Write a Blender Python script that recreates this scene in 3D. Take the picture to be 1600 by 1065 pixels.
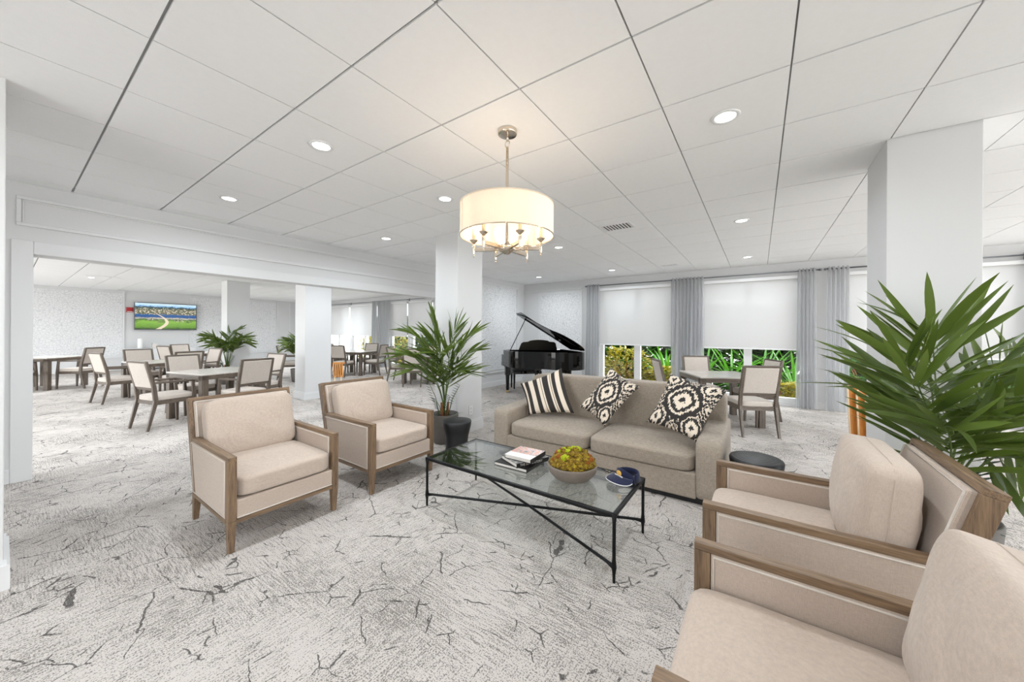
import bpy, bmesh, math, random
from mathutils import Vector, Matrix, Euler

# ------------------------------------------------------------------ reset
for o in list(bpy.data.objects):
    bpy.data.objects.remove(o, do_unlink=True)
scn = bpy.context.scene
COL = scn.collection
PI = math.pi

# ------------------------------------------------------------------ camera
EYE = 1.39                       # eye height
YAW = 0.600
TILE = 0.61
ZC = EYE + 2.1874 * TILE         # ceiling height (2.724)
FW = Vector((-math.sin(YAW), math.cos(YAW), 0))
RT = Vector((math.cos(YAW), math.sin(YAW), 0))
cd = bpy.data.cameras.new('camera')
cam = bpy.data.objects.new('camera', cd)
COL.objects.link(cam)
cd.sensor_fit = 'HORIZONTAL'
cd.sensor_width = 36.0
cd.lens = 551.7 / 1600 * 36
cd.shift_x = -8.8 / 1600
cd.shift_y = -14.5 / 1600
cd.clip_start = 0.02
cd.clip_end = 300
cam.matrix_world = (Matrix.Translation((0, 0, EYE)) @ Matrix.Rotation(YAW, 4, 'Z')
                    @ Matrix.Rotation(PI / 2, 4, 'X') @ Matrix.Rotation(0.0056, 4, 'Z'))
scn.camera = cam

# ------------------------------------------------------------------ world, sun, exposure
wd = bpy.data.worlds.new('sky')
scn.world = wd
wd.use_nodes = True
wn = wd.node_tree.nodes
wn['Background'].inputs[0].default_value = (0.93, 0.97, 1.0, 1)
wn['Background'].inputs[1].default_value = 3.3
sd = bpy.data.lights.new('sun', 'SUN')
sd.energy = 3.2
sd.angle = math.radians(1.5)
sd.color = (1.0, 0.96, 0.88)
sun = bpy.data.objects.new('sun', sd)
COL.objects.link(sun)
sun.rotation_euler = Vector((-0.62, -0.30, -1.05)).to_track_quat('-Z', 'Y').to_euler()
scn.view_settings.view_transform = 'Standard'
scn.view_settings.look = 'None'
scn.view_settings.exposure = 0.67
scn.view_settings.gamma = 1.0
scn.view_settings.use_curve_mapping = False
DOWNLIGHT_W = 9.0
BULB_W = 0.5
FAR_FILL_W = 15.0  # power of the added dining room fill lamps
END_FILL_W = 38.0  # power of the added fill lamps at the television end

# ------------------------------------------------------------------ material helpers
def lin(c):
    out = []
    for v in c[:3]:
        v = v / 255.0
        out.append(v / 12.92 if v <= 0.04045 else ((v + 0.055) / 1.055) ** 2.4)
    return (out[0], out[1], out[2], 1.0)

class NT:
    def __init__(s, name):
        s.m = bpy.data.materials.new(name)
        s.m.use_nodes = True
        s.t = s.m.node_tree
        s.b = s.t.nodes['Principled BSDF']
        s.out = s.t.nodes['Material Output']
    def n(s, typ, **kw):
        nd = s.t.nodes.new(typ)
        for k, v in kw.items():
            if k[0] == 'i' and k[1:].isdigit():
                nd.inputs[int(k[1:])].default_value = v
            elif k in nd.inputs.keys() if hasattr(nd.inputs, 'keys') else False:
                nd.inputs[k].default_value = v
            else:
                setattr(nd, k, v)
        return nd
    def l(s, a, b):
        s.t.links.new(a, b)
    def coords(s, scale=(1, 1, 1), kind='Object', rot=(0, 0, 0)):
        tc = s.n('ShaderNodeTexCoord')
        mp = s.n('ShaderNodeMapping')
        mp.inputs['Scale'].default_value = scale
        mp.inputs['Rotation'].default_value = rot
        s.l(tc.outputs[kind], mp.inputs['Vector'])
        return mp.outputs[0]
    def noise(s, vec, scale, detail=3, rough=0.5, dist=0.0):
        nd = s.n('ShaderNodeTexNoise')
        nd.inputs['Scale'].default_value = scale
        nd.inputs['Detail'].default_value = detail
        nd.inputs['Roughness'].default_value = rough
        nd.inputs['Distortion'].default_value = dist
        s.l(vec, nd.inputs['Vector'])
        return nd.outputs[0]
    def ramp(s, fac, stops, interp='LINEAR'):
        r = s.n('ShaderNodeValToRGB')
        r.color_ramp.interpolation = interp
        e = r.color_ramp.elements
        while len(e) < len(stops):
            e.new(0.5)
        for i, (p, c) in enumerate(stops):
            e[i].position = p
            e[i].color = c if len(c) == 4 else (c[0], c[1], c[2], 1)
        s.l(fac, r.inputs[0])
        return r.outputs[0]
    def mix(s, fac, a, b, mode='MIX'):
        m = s.n('ShaderNodeMix', data_type='RGBA', blend_type=mode)
        for sock, v in ((m.inputs[0], fac), (m.inputs[6], a), (m.inputs[7], b)):
            if hasattr(v, 'links'):
                s.l(v, sock)
            else:
                sock.default_value = v
        return m.outputs[2]
    def math(s, op, a, b=None, c=None):
        m = s.n('ShaderNodeMath', operation=op)
        for sock, v in zip(m.inputs, (a, b, c)):
            if v is None:
                continue
            if hasattr(v, 'links'):
                s.l(v, sock)
            else:
                sock.default_value = v
        return m.outputs[0]
    def bump(s, h, strength=0.3, dist=0.01):
        b = s.n('ShaderNodeBump')
        b.inputs['Strength'].default_value = strength
        b.inputs['Distance'].default_value = dist
        s.l(h, b.inputs['Height'])
        s.l(b.outputs[0], s.b.inputs['Normal'])
    def col(s, v):
        if hasattr(v, 'links'):
            s.l(v, s.b.inputs['Base Color'])
        else:
            s.b.inputs['Base Color'].default_value = v
    def set(s, rough=None, metal=None, **kw):
        if rough is not None:
            s.b.inputs['Roughness'].default_value = rough
        if metal is not None:
            s.b.inputs['Metallic'].default_value = metal
        for k, v in kw.items():
            s.b.inputs[k].default_value = v

def shade(c, f):
    return (min(1, c[0] * f), min(1, c[1] * f), min(1, c[2] * f), 1)

def plain(name, rgb, rough=0.5, metal=0.0, var=0.06, scale=6.0, bump=0.0, bscale=80, **kw):
    t = NT(name)
    v = t.coords()
    c = lin(rgb)
    f = t.noise(v, scale, 3)
    t.col(t.mix(f, shade(c, 1 - var), shade(c, 1 + var)))
    t.set(rough, metal, **kw)
    if bump:
        t.bump(t.noise(v, bscale, 2), bump, 0.004)
    return t.m

def fabric(name, rgb, scale=420, var=0.16, bump=0.25, crease=0.0):
    t = NT(name)
    c = lin(rgb)
    a = t.noise(t.coords((1, 1, 0.12)), scale, 2)
    b = t.noise(t.coords((0.12, 0.12, 1)), scale, 2)
    w = t.math('ADD', a, b)
    big = t.noise(t.coords(), 5, 3)
    f = t.math('MULTIPLY_ADD', t.math('SUBTRACT', w, 1.0), 1.6, t.math('MULTIPLY_ADD', t.math('SUBTRACT', big, .5), .12, .5))
    t.col(t.mix(f, shade(c, 1 - var), shade(c, 1 + var)))
    t.set(0.9)
    t.b.inputs['Sheen Weight'].default_value = 0.15
    t.bump(w, bump, 0.002)
    if crease:                                   # soft puckers of loosely filled linen
        b2 = t.n('ShaderNodeBump')
        b2.inputs['Strength'].default_value = crease
        b2.inputs['Distance'].default_value = 0.02
        t.l(t.noise(t.coords((1, 1, 1.6)), 7, 2, 0.5, 1.6), b2.inputs['Height'])
        last = [n for n in t.t.nodes if n.type == 'BUMP' and n != b2][-1]
        t.l(b2.outputs[0], last.inputs['Normal'])
    return t.m

def wood(name, light, dark, axis, scale=14, rough=0.45):
    t = NT(name)
    sc = [1, 1, 1]
    sc[axis] = 0.06
    v = t.coords(tuple(sc))
    n1 = t.noise(v, scale * 3, 4, 0.6, 0.6)
    n2 = t.noise(v, scale * 16, 2, 0.5)
    f = t.math('MULTIPLY_ADD', n2, 0.45, t.math('MULTIPLY', n1, 0.75))
    t.col(t.ramp(f, [(0.38, lin(dark)), (0.72, lin(light))]))
    t.set(rough)
    t.bump(f, 0.12, 0.002)
    return t.m

M = {}
M['wall'] = plain('wall_paint', (216, 216, 216), 0.6, var=0.012, scale=2)
M['trim'] = plain('trim_paint', (222, 222, 222), 0.42, var=0.01, scale=2)
M['tile'] = plain('ceiling_tile', (246, 246, 246), 0.9, var=0.02, scale=30, bump=0.12, bscale=260)
M['grid'] = plain('ceiling_grid', (150, 150, 150), 0.5, var=0.03)
M['white'] = plain('white_plastic', (240, 240, 238), 0.35, var=0.01)
M['whitemetal'] = plain('white_enamel', (235, 235, 235), 0.35, var=0.01)
M['slot'] = plain('vent_slot', (104, 104, 106), 0.7)
M['linen'] = fabric('chair_linen', (190, 174, 160), 520, 0.11, crease=0.35)
M['linen_flat'] = fabric('chair_linen_taut', (190, 174, 160), 520, 0.11)
M['piping'] = fabric('chair_piping', (212, 202, 191), var=0.06)
M['sofa'] = fabric('sofa_weave', (158, 146, 132), 300, 0.24, 0.35)
M['dining_fabric'] = fabric('dining_fabric', (200, 190, 180))
for i, ax in enumerate('xyz'):
    M['oak_' + ax] = wood('grey_oak_' + ax, (138, 113, 87), (76, 57, 41), i)
    M['ash_' + ax] = wood('taupe_wood_' + ax, (112, 100, 88), (68, 59, 52), i, rough=0.4)
M['tabletop'] = wood('grey_tabletop', (208, 203, 196), (184, 178, 170), 0, rough=0.18)
M['iron'] = plain('black_iron', (24, 24, 25), 0.42, 0.6, var=0.3, scale=30, bump=0.15, bscale=90)
M['pot'] = plain('pot_stone', (98, 93, 88), 0.7, var=0.15, scale=20, bump=0.15)
M['bowl'] = plain('bowl_concrete', (122, 112, 102), 0.75, var=0.14, scale=25, bump=0.2)
M['soil'] = plain('soil', (50, 40, 32), 0.95, var=0.4, scale=60, bump=0.6)
M['piano'] = plain('piano_lacquer', (5, 5, 6), 0.04, var=0.1)
M['velvet'] = plain('black_leather', (18, 18, 19), 0.4)
M['gold'] = plain('piano_brass', (190, 160, 90), 0.3, 0.9)
M['rod'] = plain('rod_nickel', (120, 122, 126), 0.35, 0.8)
M['nickel'] = plain('polished_nickel', (214, 202, 186), 0.16, 1.0, var=0.08)
M['red'] = plain('alarm_red', (176, 24, 30), 0.4, var=0.1)
M['orange'] = wood('honey_plywood', (226, 156, 78), (186, 110, 44), 2, 10, 0.35)
M['orange_edge'] = plain('pale_ply_edge', (238, 214, 178), 0.5)
M['navy'] = fabric('navy_cotton', (16, 24, 60), 500, 0.2)
M['emblem'] = plain('emblem_thread', (222, 176, 88), 0.7)
M['white_cloth'] = fabric('white_binding', (225, 225, 226))
M['black'] = plain('black_ink', (22, 21, 21), 0.5, var=0.2)
M['paper'] = plain('paper_block', (226, 220, 212), 0.8, var=0.04, scale=60)
M['tvbody'] = plain('tv_body', (30, 30, 32), 0.4)
M['bounce_ground'] = plain('pale_bounce_ground', (214, 212, 209), 0.85, var=0.12, scale=3)
M['trunk'] = plain('palm_trunk', (150, 98, 60), 0.8, var=0.35, scale=40, bump=0.4)
M['stem'] = plain('palm_stem', (92, 112, 56), 0.5, var=0.2, scale=20)

# black stained wood with growth rings (stools)
t = NT('black_stained_wood')
v = t.coords((1, 1, 0.1))
wv = t.n('ShaderNodeTexWave', wave_type='RINGS', rings_direction='Z')
wv.inputs['Scale'].default_value = 9
wv.inputs['Distortion'].default_value = 2.5
wv.inputs['Detail'].default_value = 3
t.l(v, wv.inputs['Vector'])
t.col(t.mix(wv.outputs[1], lin((7, 7, 8)), lin((24, 25, 28))))
t.set(0.45)
t.bump(wv.outputs[1], 0.25, 0.004)
M['stool'] = t.m

# carpet
t = NT('carpet_pile')
v = t.coords()
warp = t.noise(v, 1.7, 3)
fine = t.noise(t.coords((1, 1, 1)), 150, 2, 0.7)
streak = t.noise(t.coords((9, 120, 1)), 1.0, 3, 0.65)
streak2 = t.noise(t.coords((120, 14, 1), rot=(0, 0, 0.06)), 1.0, 3, 0.65)
m1 = t.ramp(t.noise(v, 0.95, 2), [(0.42, (0, 0, 0)), (0.58, (1, 1, 1))])
st = t.mix(m1, streak, streak2)
density = t.noise(v, 1.5, 4, 0.6)
mixed = t.math('MULTIPLY_ADD', t.math('SUBTRACT', st, 0.5), 0.75, fine)
mixed = t.math('MULTIPLY_ADD', t.math('SUBTRACT', density, 0.5), 0.42, mixed)
speck = t.ramp(mixed, [(0.51, (0, 0, 0)), (0.58, (1, 1, 1))])
base = t.mix(t.noise(v, 2.2, 3), lin((194, 187, 181)), lin((207, 200, 194)))
c1 = t.mix(t.math('MULTIPLY', speck, 0.85), base, lin((108, 102, 96)))
vd = t.n('ShaderNodeVectorMath', operation='MULTIPLY_ADD')
nz = t.n('ShaderNodeTexNoise')
nz.inputs['Scale'].default_value = 9
nz.inputs['Detail'].default_value = 4
t.l(v, nz.inputs['Vector'])
t.l(nz.outputs['Color'], vd.inputs[0])
vd.inputs[1].default_value = (0.07, 0.07, 0)
t.l(v, vd.inputs[2])
def crack(scale, width, lo, hi, mscale, seed):
    vo = t.n('ShaderNodeTexVoronoi', feature='DISTANCE_TO_EDGE')
    vo.inputs['Scale'].default_value = scale
    vo.inputs['Randomness'].default_value = 1.0
    t.l(vd.outputs[0], vo.inputs['Vector'])
    w = t.math('MULTIPLY', t.noise(t.coords((1, 1, 1)), 14 + seed, 2), width * 2)
    ln = t.math('LESS_THAN', vo.outputs['Distance'], w)
    mk = t.ramp(t.noise(t.coords((1.0, 1.0, 1), rot=(0, 0, seed)), mscale, 2), [(lo, (0, 0, 0)), (hi, (1, 1, 1))])
    return t.math('MULTIPLY', ln, mk)
k1 = crack(3.0, 0.0095, 0.53, 0.56, 4.6, 1.0)
k2 = crack(5.2, 0.013, 0.55, 0.58, 6.5, 2.3)
k3 = crack(1.7, 0.006, 0.54, 0.57, 3.0, 4.1)
k = t.math('MAXIMUM', t.math('MAXIMUM', k1, k2), k3)
k = t.math('MULTIPLY', k, t.ramp(fine, [(0.30, (0, 0, 0)), (0.42, (1, 1, 1))]))
t.col(t.mix(t.math('MULTIPLY', k, 0.85), c1, lin((52, 50, 48))))
t.set(0.97)
t.bump(t.math('ADD', fine, st), 0.5, 0.006)
M['carpet'] = t.m

# wallpaper: pale crackle lines on white
t = NT('crackle_wallpaper')
v = t.coords()
vd = t.n('ShaderNodeVectorMath', operation='MULTIPLY_ADD')
nz = t.n('ShaderNodeTexNoise')
nz.inputs['Scale'].default_value = 8
t.l(v, nz.inputs['Vector'])
t.l(nz.outputs['Color'], vd.inputs[0])
vd.inputs[1].default_value = (0.07, 0.07, 0.07)
t.l(v, vd.inputs[2])
vo = t.n('ShaderNodeTexVoronoi', feature='DISTANCE_TO_EDGE')
vo.inputs['Scale'].default_value = 15
t.l(vd.outputs[0], vo.inputs['Vector'])
vo2 = t.n('ShaderNodeTexVoronoi', feature='DISTANCE_TO_EDGE')
vo2.inputs['Scale'].default_value = 29
t.l(vd.outputs[0], vo2.inputs['Vector'])
ln = t.math('MAXIMUM', t.math('LESS_THAN', vo.outputs['Distance'], 0.055),
            t.math('MULTIPLY', t.math('LESS_THAN', vo2.outputs['Distance'], 0.06), 0.5))
t.col(t.mix(t.math('MULTIPLY', ln, 0.6), lin((232, 232, 232)), lin((184, 186, 190))))
t.set(0.55)
M['wallpaper'] = t.m

def leaf_mat(name, a, b, rough=0.35):
    t = NT(name)
    oi = t.n('ShaderNodeObjectInfo')
    f = t.math('MULTIPLY_ADD', t.noise(t.coords((6, 30, 6)), 3, 2), 0.5, t.math('MULTIPLY', oi.outputs['Random'], 0.5))
    t.col(t.mix(f, lin(a), lin(b)))
    t.set(rough)
    tr = t.n('ShaderNodeBsdfTranslucent')
    tr.inputs[0].default_value = shade(lin(b), 1.1)
    mx = t.n('ShaderNodeMixShader')
    mx.inputs[0].default_value = 0.22
    t.l(t.b.outputs[0], mx.inputs[1])
    t.l(tr.outputs[0], mx.inputs[2])
    t.l(mx.outputs[0], t.out.inputs[0])
    return t.m
M['leaf'] = leaf_mat('palm_leaf', (16, 38, 18), (112, 134, 54))
M['leaf_dark'] = leaf_mat('zz_leaf', (26, 48, 34), (52, 78, 52))
M['lily'] = leaf_mat('lily_leaf', (22, 84, 16), (92, 160, 34))
M['croton'] = leaf_mat('croton_leaf', (84, 88, 14), (186, 170, 34))
M['hedge'] = leaf_mat('hedge_leaf', (20, 62, 16), (70, 120, 36))
M['lawn'] = plain('lawn', (96, 130, 60), 0.95, var=0.3, scale=4)

def translucent(name, rgb, trans, alpha, weave=500, var=0.06):
    """woven cloth: diffuse + translucent, and partly open weave"""
    t = NT(name)
    c = lin(rgb)
    f = t.noise(t.coords((1, 1, 0.2)), weave, 2)
    colr = t.mix(f, shade(c, 1 - var), shade(c, 1 + var))
    t.col(colr)
    t.set(0.9)
    tr = t.n('ShaderNodeBsdfTranslucent')
    t.l(colr, tr.inputs[0])
    m1 = t.n('ShaderNodeMixShader')
    m1.inputs[0].default_value = trans
    t.l(t.b.outputs[0], m1.inputs[1])
    t.l(tr.outputs[0], m1.inputs[2])
    tp = t.n('ShaderNodeBsdfTransparent')
    m2 = t.n('ShaderNodeMixShader')
    m2.inputs[0].default_value = alpha
    t.l(m1.outputs[0], m2.inputs[1])
    t.l(tp.outputs[0], m2.inputs[2])
    t.l(m2.outputs[0], t.out.inputs[0])
    return t.m
M['shade_cloth'] = translucent('roller_shade_cloth', (214, 213, 212), 0.055, 0.015)
M['curtain'] = translucent('sheer_curtain', (200, 201, 203), 0.40, 0.30, 300, 0.12)
M['lamp_shade'] = translucent('lamp_shade_silk', (240, 226, 206), 0.20, 0.0, 200, 0.05)
M['candle'] = translucent('candle_sleeve', (244, 232, 206), 0.4, 0.0)

def glass(name, tint, ior=1.5, gloss=1.0):
    t = NT(name)
    tp = t.n('ShaderNodeBsdfTransparent')
    tp.inputs[0].default_value = (tint[0], tint[1], tint[2], 1)
    gl = t.n('ShaderNodeBsdfGlossy')
    gl.inputs['Roughness'].default_value = 0.0
    fr = t.n('ShaderNodeLayerWeight')
    r0 = ((ior - 1) / (ior + 1)) ** 2
    lw = t.math('MULTIPLY_ADD', t.math('POWER', fr.outputs['Facing'], 2.8), (1 - r0) * gloss, r0)
    m = t.n('ShaderNodeMixShader')
    t.l(lw, m.inputs[0])
    t.l(tp.outputs[0], m.inputs[1])
    t.l(gl.outputs[0], m.inputs[2])
    t.l(m.outputs[0], t.out.inputs[0])
    return t.m
M['glass'] = glass('window_glass', (0.97, 0.98, 0.98), 1.45, .55)
M['table_glass'] = glass('table_glass', (0.92, 0.955, 0.945), 2.15)

def emit(name, rgb, s):
    t = NT(name)
    t.set(0.5)
    c = lin(rgb)
    t.b.inputs['Base Color'].default_value = c
    t.b.inputs['Emission Color'].default_value = c
    t.b.inputs['Emission Strength'].default_value = s
    return t.m
M['lens'] = emit('downlight_lens', (255, 253, 248), 6.0)
M['bulb'] = emit('bulb_glow', (255, 226, 176), 3.0)

# moss
t = NT('preserved_moss')
v = t.coords()
f = t.noise(v, 55, 4, 0.75)
t.col(t.ramp(f, [(0.32, lin((40, 28, 8))), (0.45, lin((112, 84, 16))), (0.57, lin((150, 124, 24))), (0.70, lin((182, 176, 46)))]))
t.set(0.95)
t.bump(t.noise(v, 120, 3), 0.9, 0.01)
M['moss'] = t.m
M['moss_orange'] = plain('rust_moss', (146, 80, 24), 0.95, var=0.5, scale=60, bump=0.8, bscale=200)
M['moss_lime'] = plain('lime_moss', (170, 182, 26), 0.95, var=0.3, scale=60, bump=0.8, bscale=200)

# striped cushion (UV)
CREAM, INK = (228, 214, 196), (48, 44, 42)
t = NT('striped_cotton')
tc = t.n('ShaderNodeTexCoord')
sx = t.n('ShaderNodeSeparateXYZ')
t.l(tc.outputs['UV'], sx.inputs[0])
K, C, B = lin(INK), lin(CREAM), lin((104, 92, 80))
stops = [(0, K), (.05, C), (.10, K), (.19, C), (.30, K), (.40, C), (.47, B), (.485, C), (.52, K), (.66, C), (.70, B),
         (.715, C), (.745, K), (.83, C), (.93, K)]
fz = t.math('MULTIPLY_ADD', t.noise(t.coords((1, 1, 1), 'UV'), 90, 2), 0.008, sx.outputs[0])
t.col(t.ramp(fz, stops, 'CONSTANT'))
t.set(0.9)
t.bump(t.noise(t.coords((1, 1, 1), 'UV'), 160, 2), 0.4, 0.002)
M['stripe'] = t.m

# ikat cushion (UV)
t = NT('ikat_cotton')
jag = t.noise(t.coords((7, 30, 1), 'UV'), 1.0, 2, 0.6)
jag2 = t.noise(t.coords((26, 8, 1), 'UV'), 1.0, 2, 0.6)
uv = t.coords((1, 1, 1), 'UV')
sx = t.n('ShaderNodeSeparateXYZ')
t.l(uv, sx.inputs[0])
u = t.math('MULTIPLY_ADD', t.math('SUBTRACT', jag, .5), .20, sx.outputs[0])
w = t.math('MULTIPLY_ADD', t.math('SUBTRACT', jag2, .5), .10, sx.outputs[1])
def med(cu, cv, r):
    a = t.math('DIVIDE', t.math('ABSOLUTE', t.math('SUBTRACT', u, cu)), r)
    b = t.math('DIVIDE', t.math('ABSOLUTE', t.math('SUBTRACT', w, cv)), r)
    return t.math('POWER', t.math('ADD', t.math('POWER', a, 1.35), t.math('POWER', b, 1.35)), 0.74)
d = med(.5, .5, .40)
for cu, cv, r in ((.12, .14, .27), (.88, .14, .27), (.12, .86, .27), (.88, .86, .27), (.5, .0, .17), (.5, 1.0, .17), (.0, .5, .17), (1.0, .5, .17)):
    d = t.math('MINIMUM', d, med(cu, cv, r))
t.col(t.ramp(d, [(0, K), (.17, C), (.44, K), (.64, C), (.76, K), (.98, C)], 'CONSTANT'))
t.set(0.92)
t.bump(t.noise(t.coords((1, 1, 1), 'UV'), 140, 2), 0.4, 0.002)
M['ikat'] = t.m

# television picture: aerial view of a coast with a golf course
t = NT('television_picture')
tc = t.n('ShaderNodeTexCoord')
sx = t.n('ShaderNodeSeparateXYZ')
t.l(tc.outputs['UV'], sx.inputs[0])
U, V = sx.outputs[0], sx.outputs[1]
nv = t.noise(t.coords((7, 12, 1), 'UV'), 1.6, 5, 0.7)
yy = t.math('MULTIPLY_ADD', t.math('SUBTRACT', nv, .5), .24, V)
land = t.ramp(yy, [(0, lin((40, 62, 24))), (.08, lin((96, 140, 40))), (.30, lin((128, 176, 62))), (.38, lin((58, 86, 40))),
                   (.42, lin((196, 190, 170))), (.47, lin((28, 74, 130))), (.56, lin((36, 88, 148))), (.60, lin((120, 124, 96))),
                   (.74, lin((150, 150, 130))), (.82, lin((56, 78, 66))), (.87, lin((40, 70, 100))), (.90, lin((150, 196, 232))), (1, lin((214, 234, 248)))])
vo = t.n('ShaderNodeTexVoronoi')
vo.inputs['Scale'].default_value = 1.0
t.l(t.coords((46, 34, 1), 'UV'), vo.inputs['Vector'])
town = t.ramp(vo.outputs['Color'], [(.3, lin((60, 76, 46))), (.5, lin((214, 204, 184))), (.65, lin((120, 104, 84)))], 'CONSTANT')
band = t.ramp(yy, [(.56, (0, 0, 0)), (.60, (1, 1, 1)), (.80, (1, 1, 1)), (.84, (0, 0, 0))])
pic = t.mix(t.math('MULTIPLY', band, .75), land, town)
band2 = t.math('MULTIPLY', t.ramp(yy, [(.22, (0, 0, 0)), (.30, (1, 1, 1)), (.40, (1, 1, 1)), (.44, (0, 0, 0))]),
               t.ramp(t.noise(t.coords((4, 5, 1), 'UV'), 1.2, 2), [(.48, (0, 0, 0)), (.56, (1, 1, 1))]))
pic = t.mix(t.math('MULTIPLY', band2, .7), pic, town)
road = t.math('ABSOLUTE', t.math('SUBTRACT', U, t.math('MULTIPLY_ADD', t.math('SINE', t.math('MULTIPLY', V, 5.5)), .14, .36)))
rw = t.math('MULTIPLY_ADD', V, -.06, .045)
rmask = t.math('MULTIPLY', t.math('LESS_THAN', road, rw), t.math('LESS_THAN', V, .62))
pic = t.mix(rmask, pic, lin((222, 208, 180)))
t.col((0.02, 0.02, 0.02, 1))
t.l(pic, t.b.inputs['Emission Color'])
t.b.inputs['Emission Strength'].default_value = 0.75
t.set(0.25)
M['tvpic'] = t.m

# book jacket: white with a reddish photograph on the upper two thirds
t = NT('book_jacket')
tc = t.n('ShaderNodeTexCoord')
sx = t.n('ShaderNodeSeparateXYZ')
t.l(tc.outputs['UV'], sx.inputs[0])
ph = t.ramp(t.noise(t.coords((5, 6, 1), 'UV'), 1.0, 4, .65), [(.32, lin((70, 74, 84))), (.42, lin((186, 178, 174))), (.50, lin((214, 132, 104))), (.54, lin((214, 202, 196))), (.62, lin((120, 116, 122))), (.70, lin((170, 84, 88)))])
t.col(t.mix(t.math('GREATER_THAN', sx.outputs[1], .36), lin((236, 232, 228)), ph))
t.set(0.25)
M['jacket'] = t.m
t = NT('grey_photo_jacket')
t.col(t.ramp(t.noise(t.coords((4, 4, 1)), 4.0, 4, .65), [(.35, lin((40, 40, 42))), (.5, lin((120, 118, 116))), (.65, lin((196, 194, 190)))]))
t.set(0.3)
M['jacket_grey'] = t.m

# ------------------------------------------------------------------ mesh helpers
def link(o, parent=None):
    COL.objects.link(o)
    if parent is not None:
        o.parent = parent
    return o

def obj(name, bm, mat, parent=None, smooth=False, loc=None, rot=None, bevel=0.0):
    me = bpy.data.meshes.new(name)
    bmesh.ops.recalc_face_normals(bm, faces=bm.faces[:])
    if smooth:
        for f in bm.faces:
            f.smooth = True
    bm.to_mesh(me)
    bm.free()
    me.materials.append(M[mat] if isinstance(mat, str) else mat)
    o = bpy.data.objects.new(name, me)
    if loc is not None:
        o.location = loc
    if rot is not None:
        o.rotation_euler = rot
    if bevel:
        md = o.modifiers.new('bevel', 'BEVEL')
        md.width = bevel
        md.segments = 2
        md.limit_method = 'ANGLE'
        md.angle_limit = math.radians(50)
    return link(o, parent)

def empty(name, label, cat, loc=(0, 0, 0), rz=0.0, group=None):
    o = bpy.data.objects.new(name, None)
    o.empty_display_size = 0.1
    o.location = loc
    o.rotation_euler = (0, 0, rz)
    link(o)
    return tag(o, label, cat, group)

def tag(o, label, cat, group=None, kind=None):
    o['label'] = label
    o['category'] = cat
    if group:
        o['group'] = group
    if kind:
        o['kind'] = kind
    return o

def copy_tree(src, parent=None):
    c = src.copy()
    COL.objects.link(c)
    c.parent = parent
    for ch in src.children:
        copy_tree(ch, c)
    return c

def BM():
    return bmesh.new()

def hexa(bm, lo, hi):
    """solid from 4 bottom and 4 top corners (same winding)"""
    a = [bm.verts.new(p) for p in lo]
    b = [bm.verts.new(p) for p in hi]
    bm.faces.new(a[::-1])
    bm.faces.new(b)
    for i in range(4):
        j = (i + 1) % 4
        bm.faces.new((a[i], a[j], b[j], b[i]))

def box(bm, x0, x1, y0, y1, z0, z1):
    hexa(bm, [(x0, y0, z0), (x1, y0, z0), (x1, y1, z0), (x0, y1, z0)],
         [(x0, y0, z1), (x1, y0, z1), (x1, y1, z1), (x0, y1, z1)])

def boxo(name, x0, x1, y0, y1, z0, z1, mat, parent=None, bevel=0.0):
    bm = BM()
    box(bm, x0, x1, y0, y1, z0, z1)
    return obj(name, bm, mat, parent, bevel=bevel)

def bar(bm, p0, p1, s0, s1, side):
    """rectangular bar from p0 to p1; s = (size along side, size along normal)"""
    p0, p1 = Vector(p0), Vector(p1)
    d = (p1 - p0).normalized()
    s = Vector(side)
    s = (s - d * s.dot(d)).normalized()
    n = d.cross(s)
    def ring(p, sz):
        a, b = s * sz[0] / 2, n * sz[1] / 2
        return [p - a - b, p + a - b, p + a + b, p - a + b]
    hexa(bm, ring(p0, s0), ring(p1, s1))

def tube(bm, pts, r, seg=8, cap=True):
    pts = [Vector(p) for p in pts]
    n = len(pts)
    rs = r if isinstance(r, (list, tuple)) else [r] * n
    rings = []
    prev = None
    for i, p in enumerate(pts):
        d = (pts[min(i + 1, n - 1)] - pts[max(i - 1, 0)]).normalized()
        if prev is None:
            a = d.cross(Vector((0, 0, 1)))
            if a.length < 1e-3:
                a = d.cross(Vector((1, 0, 0)))
        else:
            a = prev - d * prev.dot(d)
        a.normalize()
        prev = a
        b = d.cross(a)
        rings.append([bm.verts.new(p + (a * math.cos(2 * PI * k / seg) + b * math.sin(2 * PI * k / seg)) * rs[i]) for k in range(seg)])
    for i in range(n - 1):
        for k in range(seg):
            m = (k + 1) % seg
            bm.faces.new((rings[i][k], rings[i][m], rings[i + 1][m], rings[i + 1][k]))
    if cap:
        bm.faces.new(rings[0][::-1])
        bm.faces.new(rings[-1])

def lathe(bm, prof, seg=24, cx=0, cy=0, ex=1.0, ey=1.0):
    rings = []
    for r, z in prof:
        if r < 1e-5:
            rings.append([bm.verts.new((cx, cy, z))])
        else:
            rings.append([bm.verts.new((cx + ex * r * math.cos(2 * PI * k / seg), cy + ey * r * math.sin(2 * PI * k / seg), z)) for k in range(seg)])
    for a, b in zip(rings, rings[1:]):
        for k in range(seg):
            m = (k + 1) % seg
            if len(a) == 1 and len(b) == 1:
                continue
            if len(a) == 1:
                bm.faces.new((a[0], b[m], b[k]))
            elif len(b) == 1:
                bm.faces.new((a[k], a[m], b[0]))
            else:
                bm.faces.new((a[k], a[m], b[m], b[k]))

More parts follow.
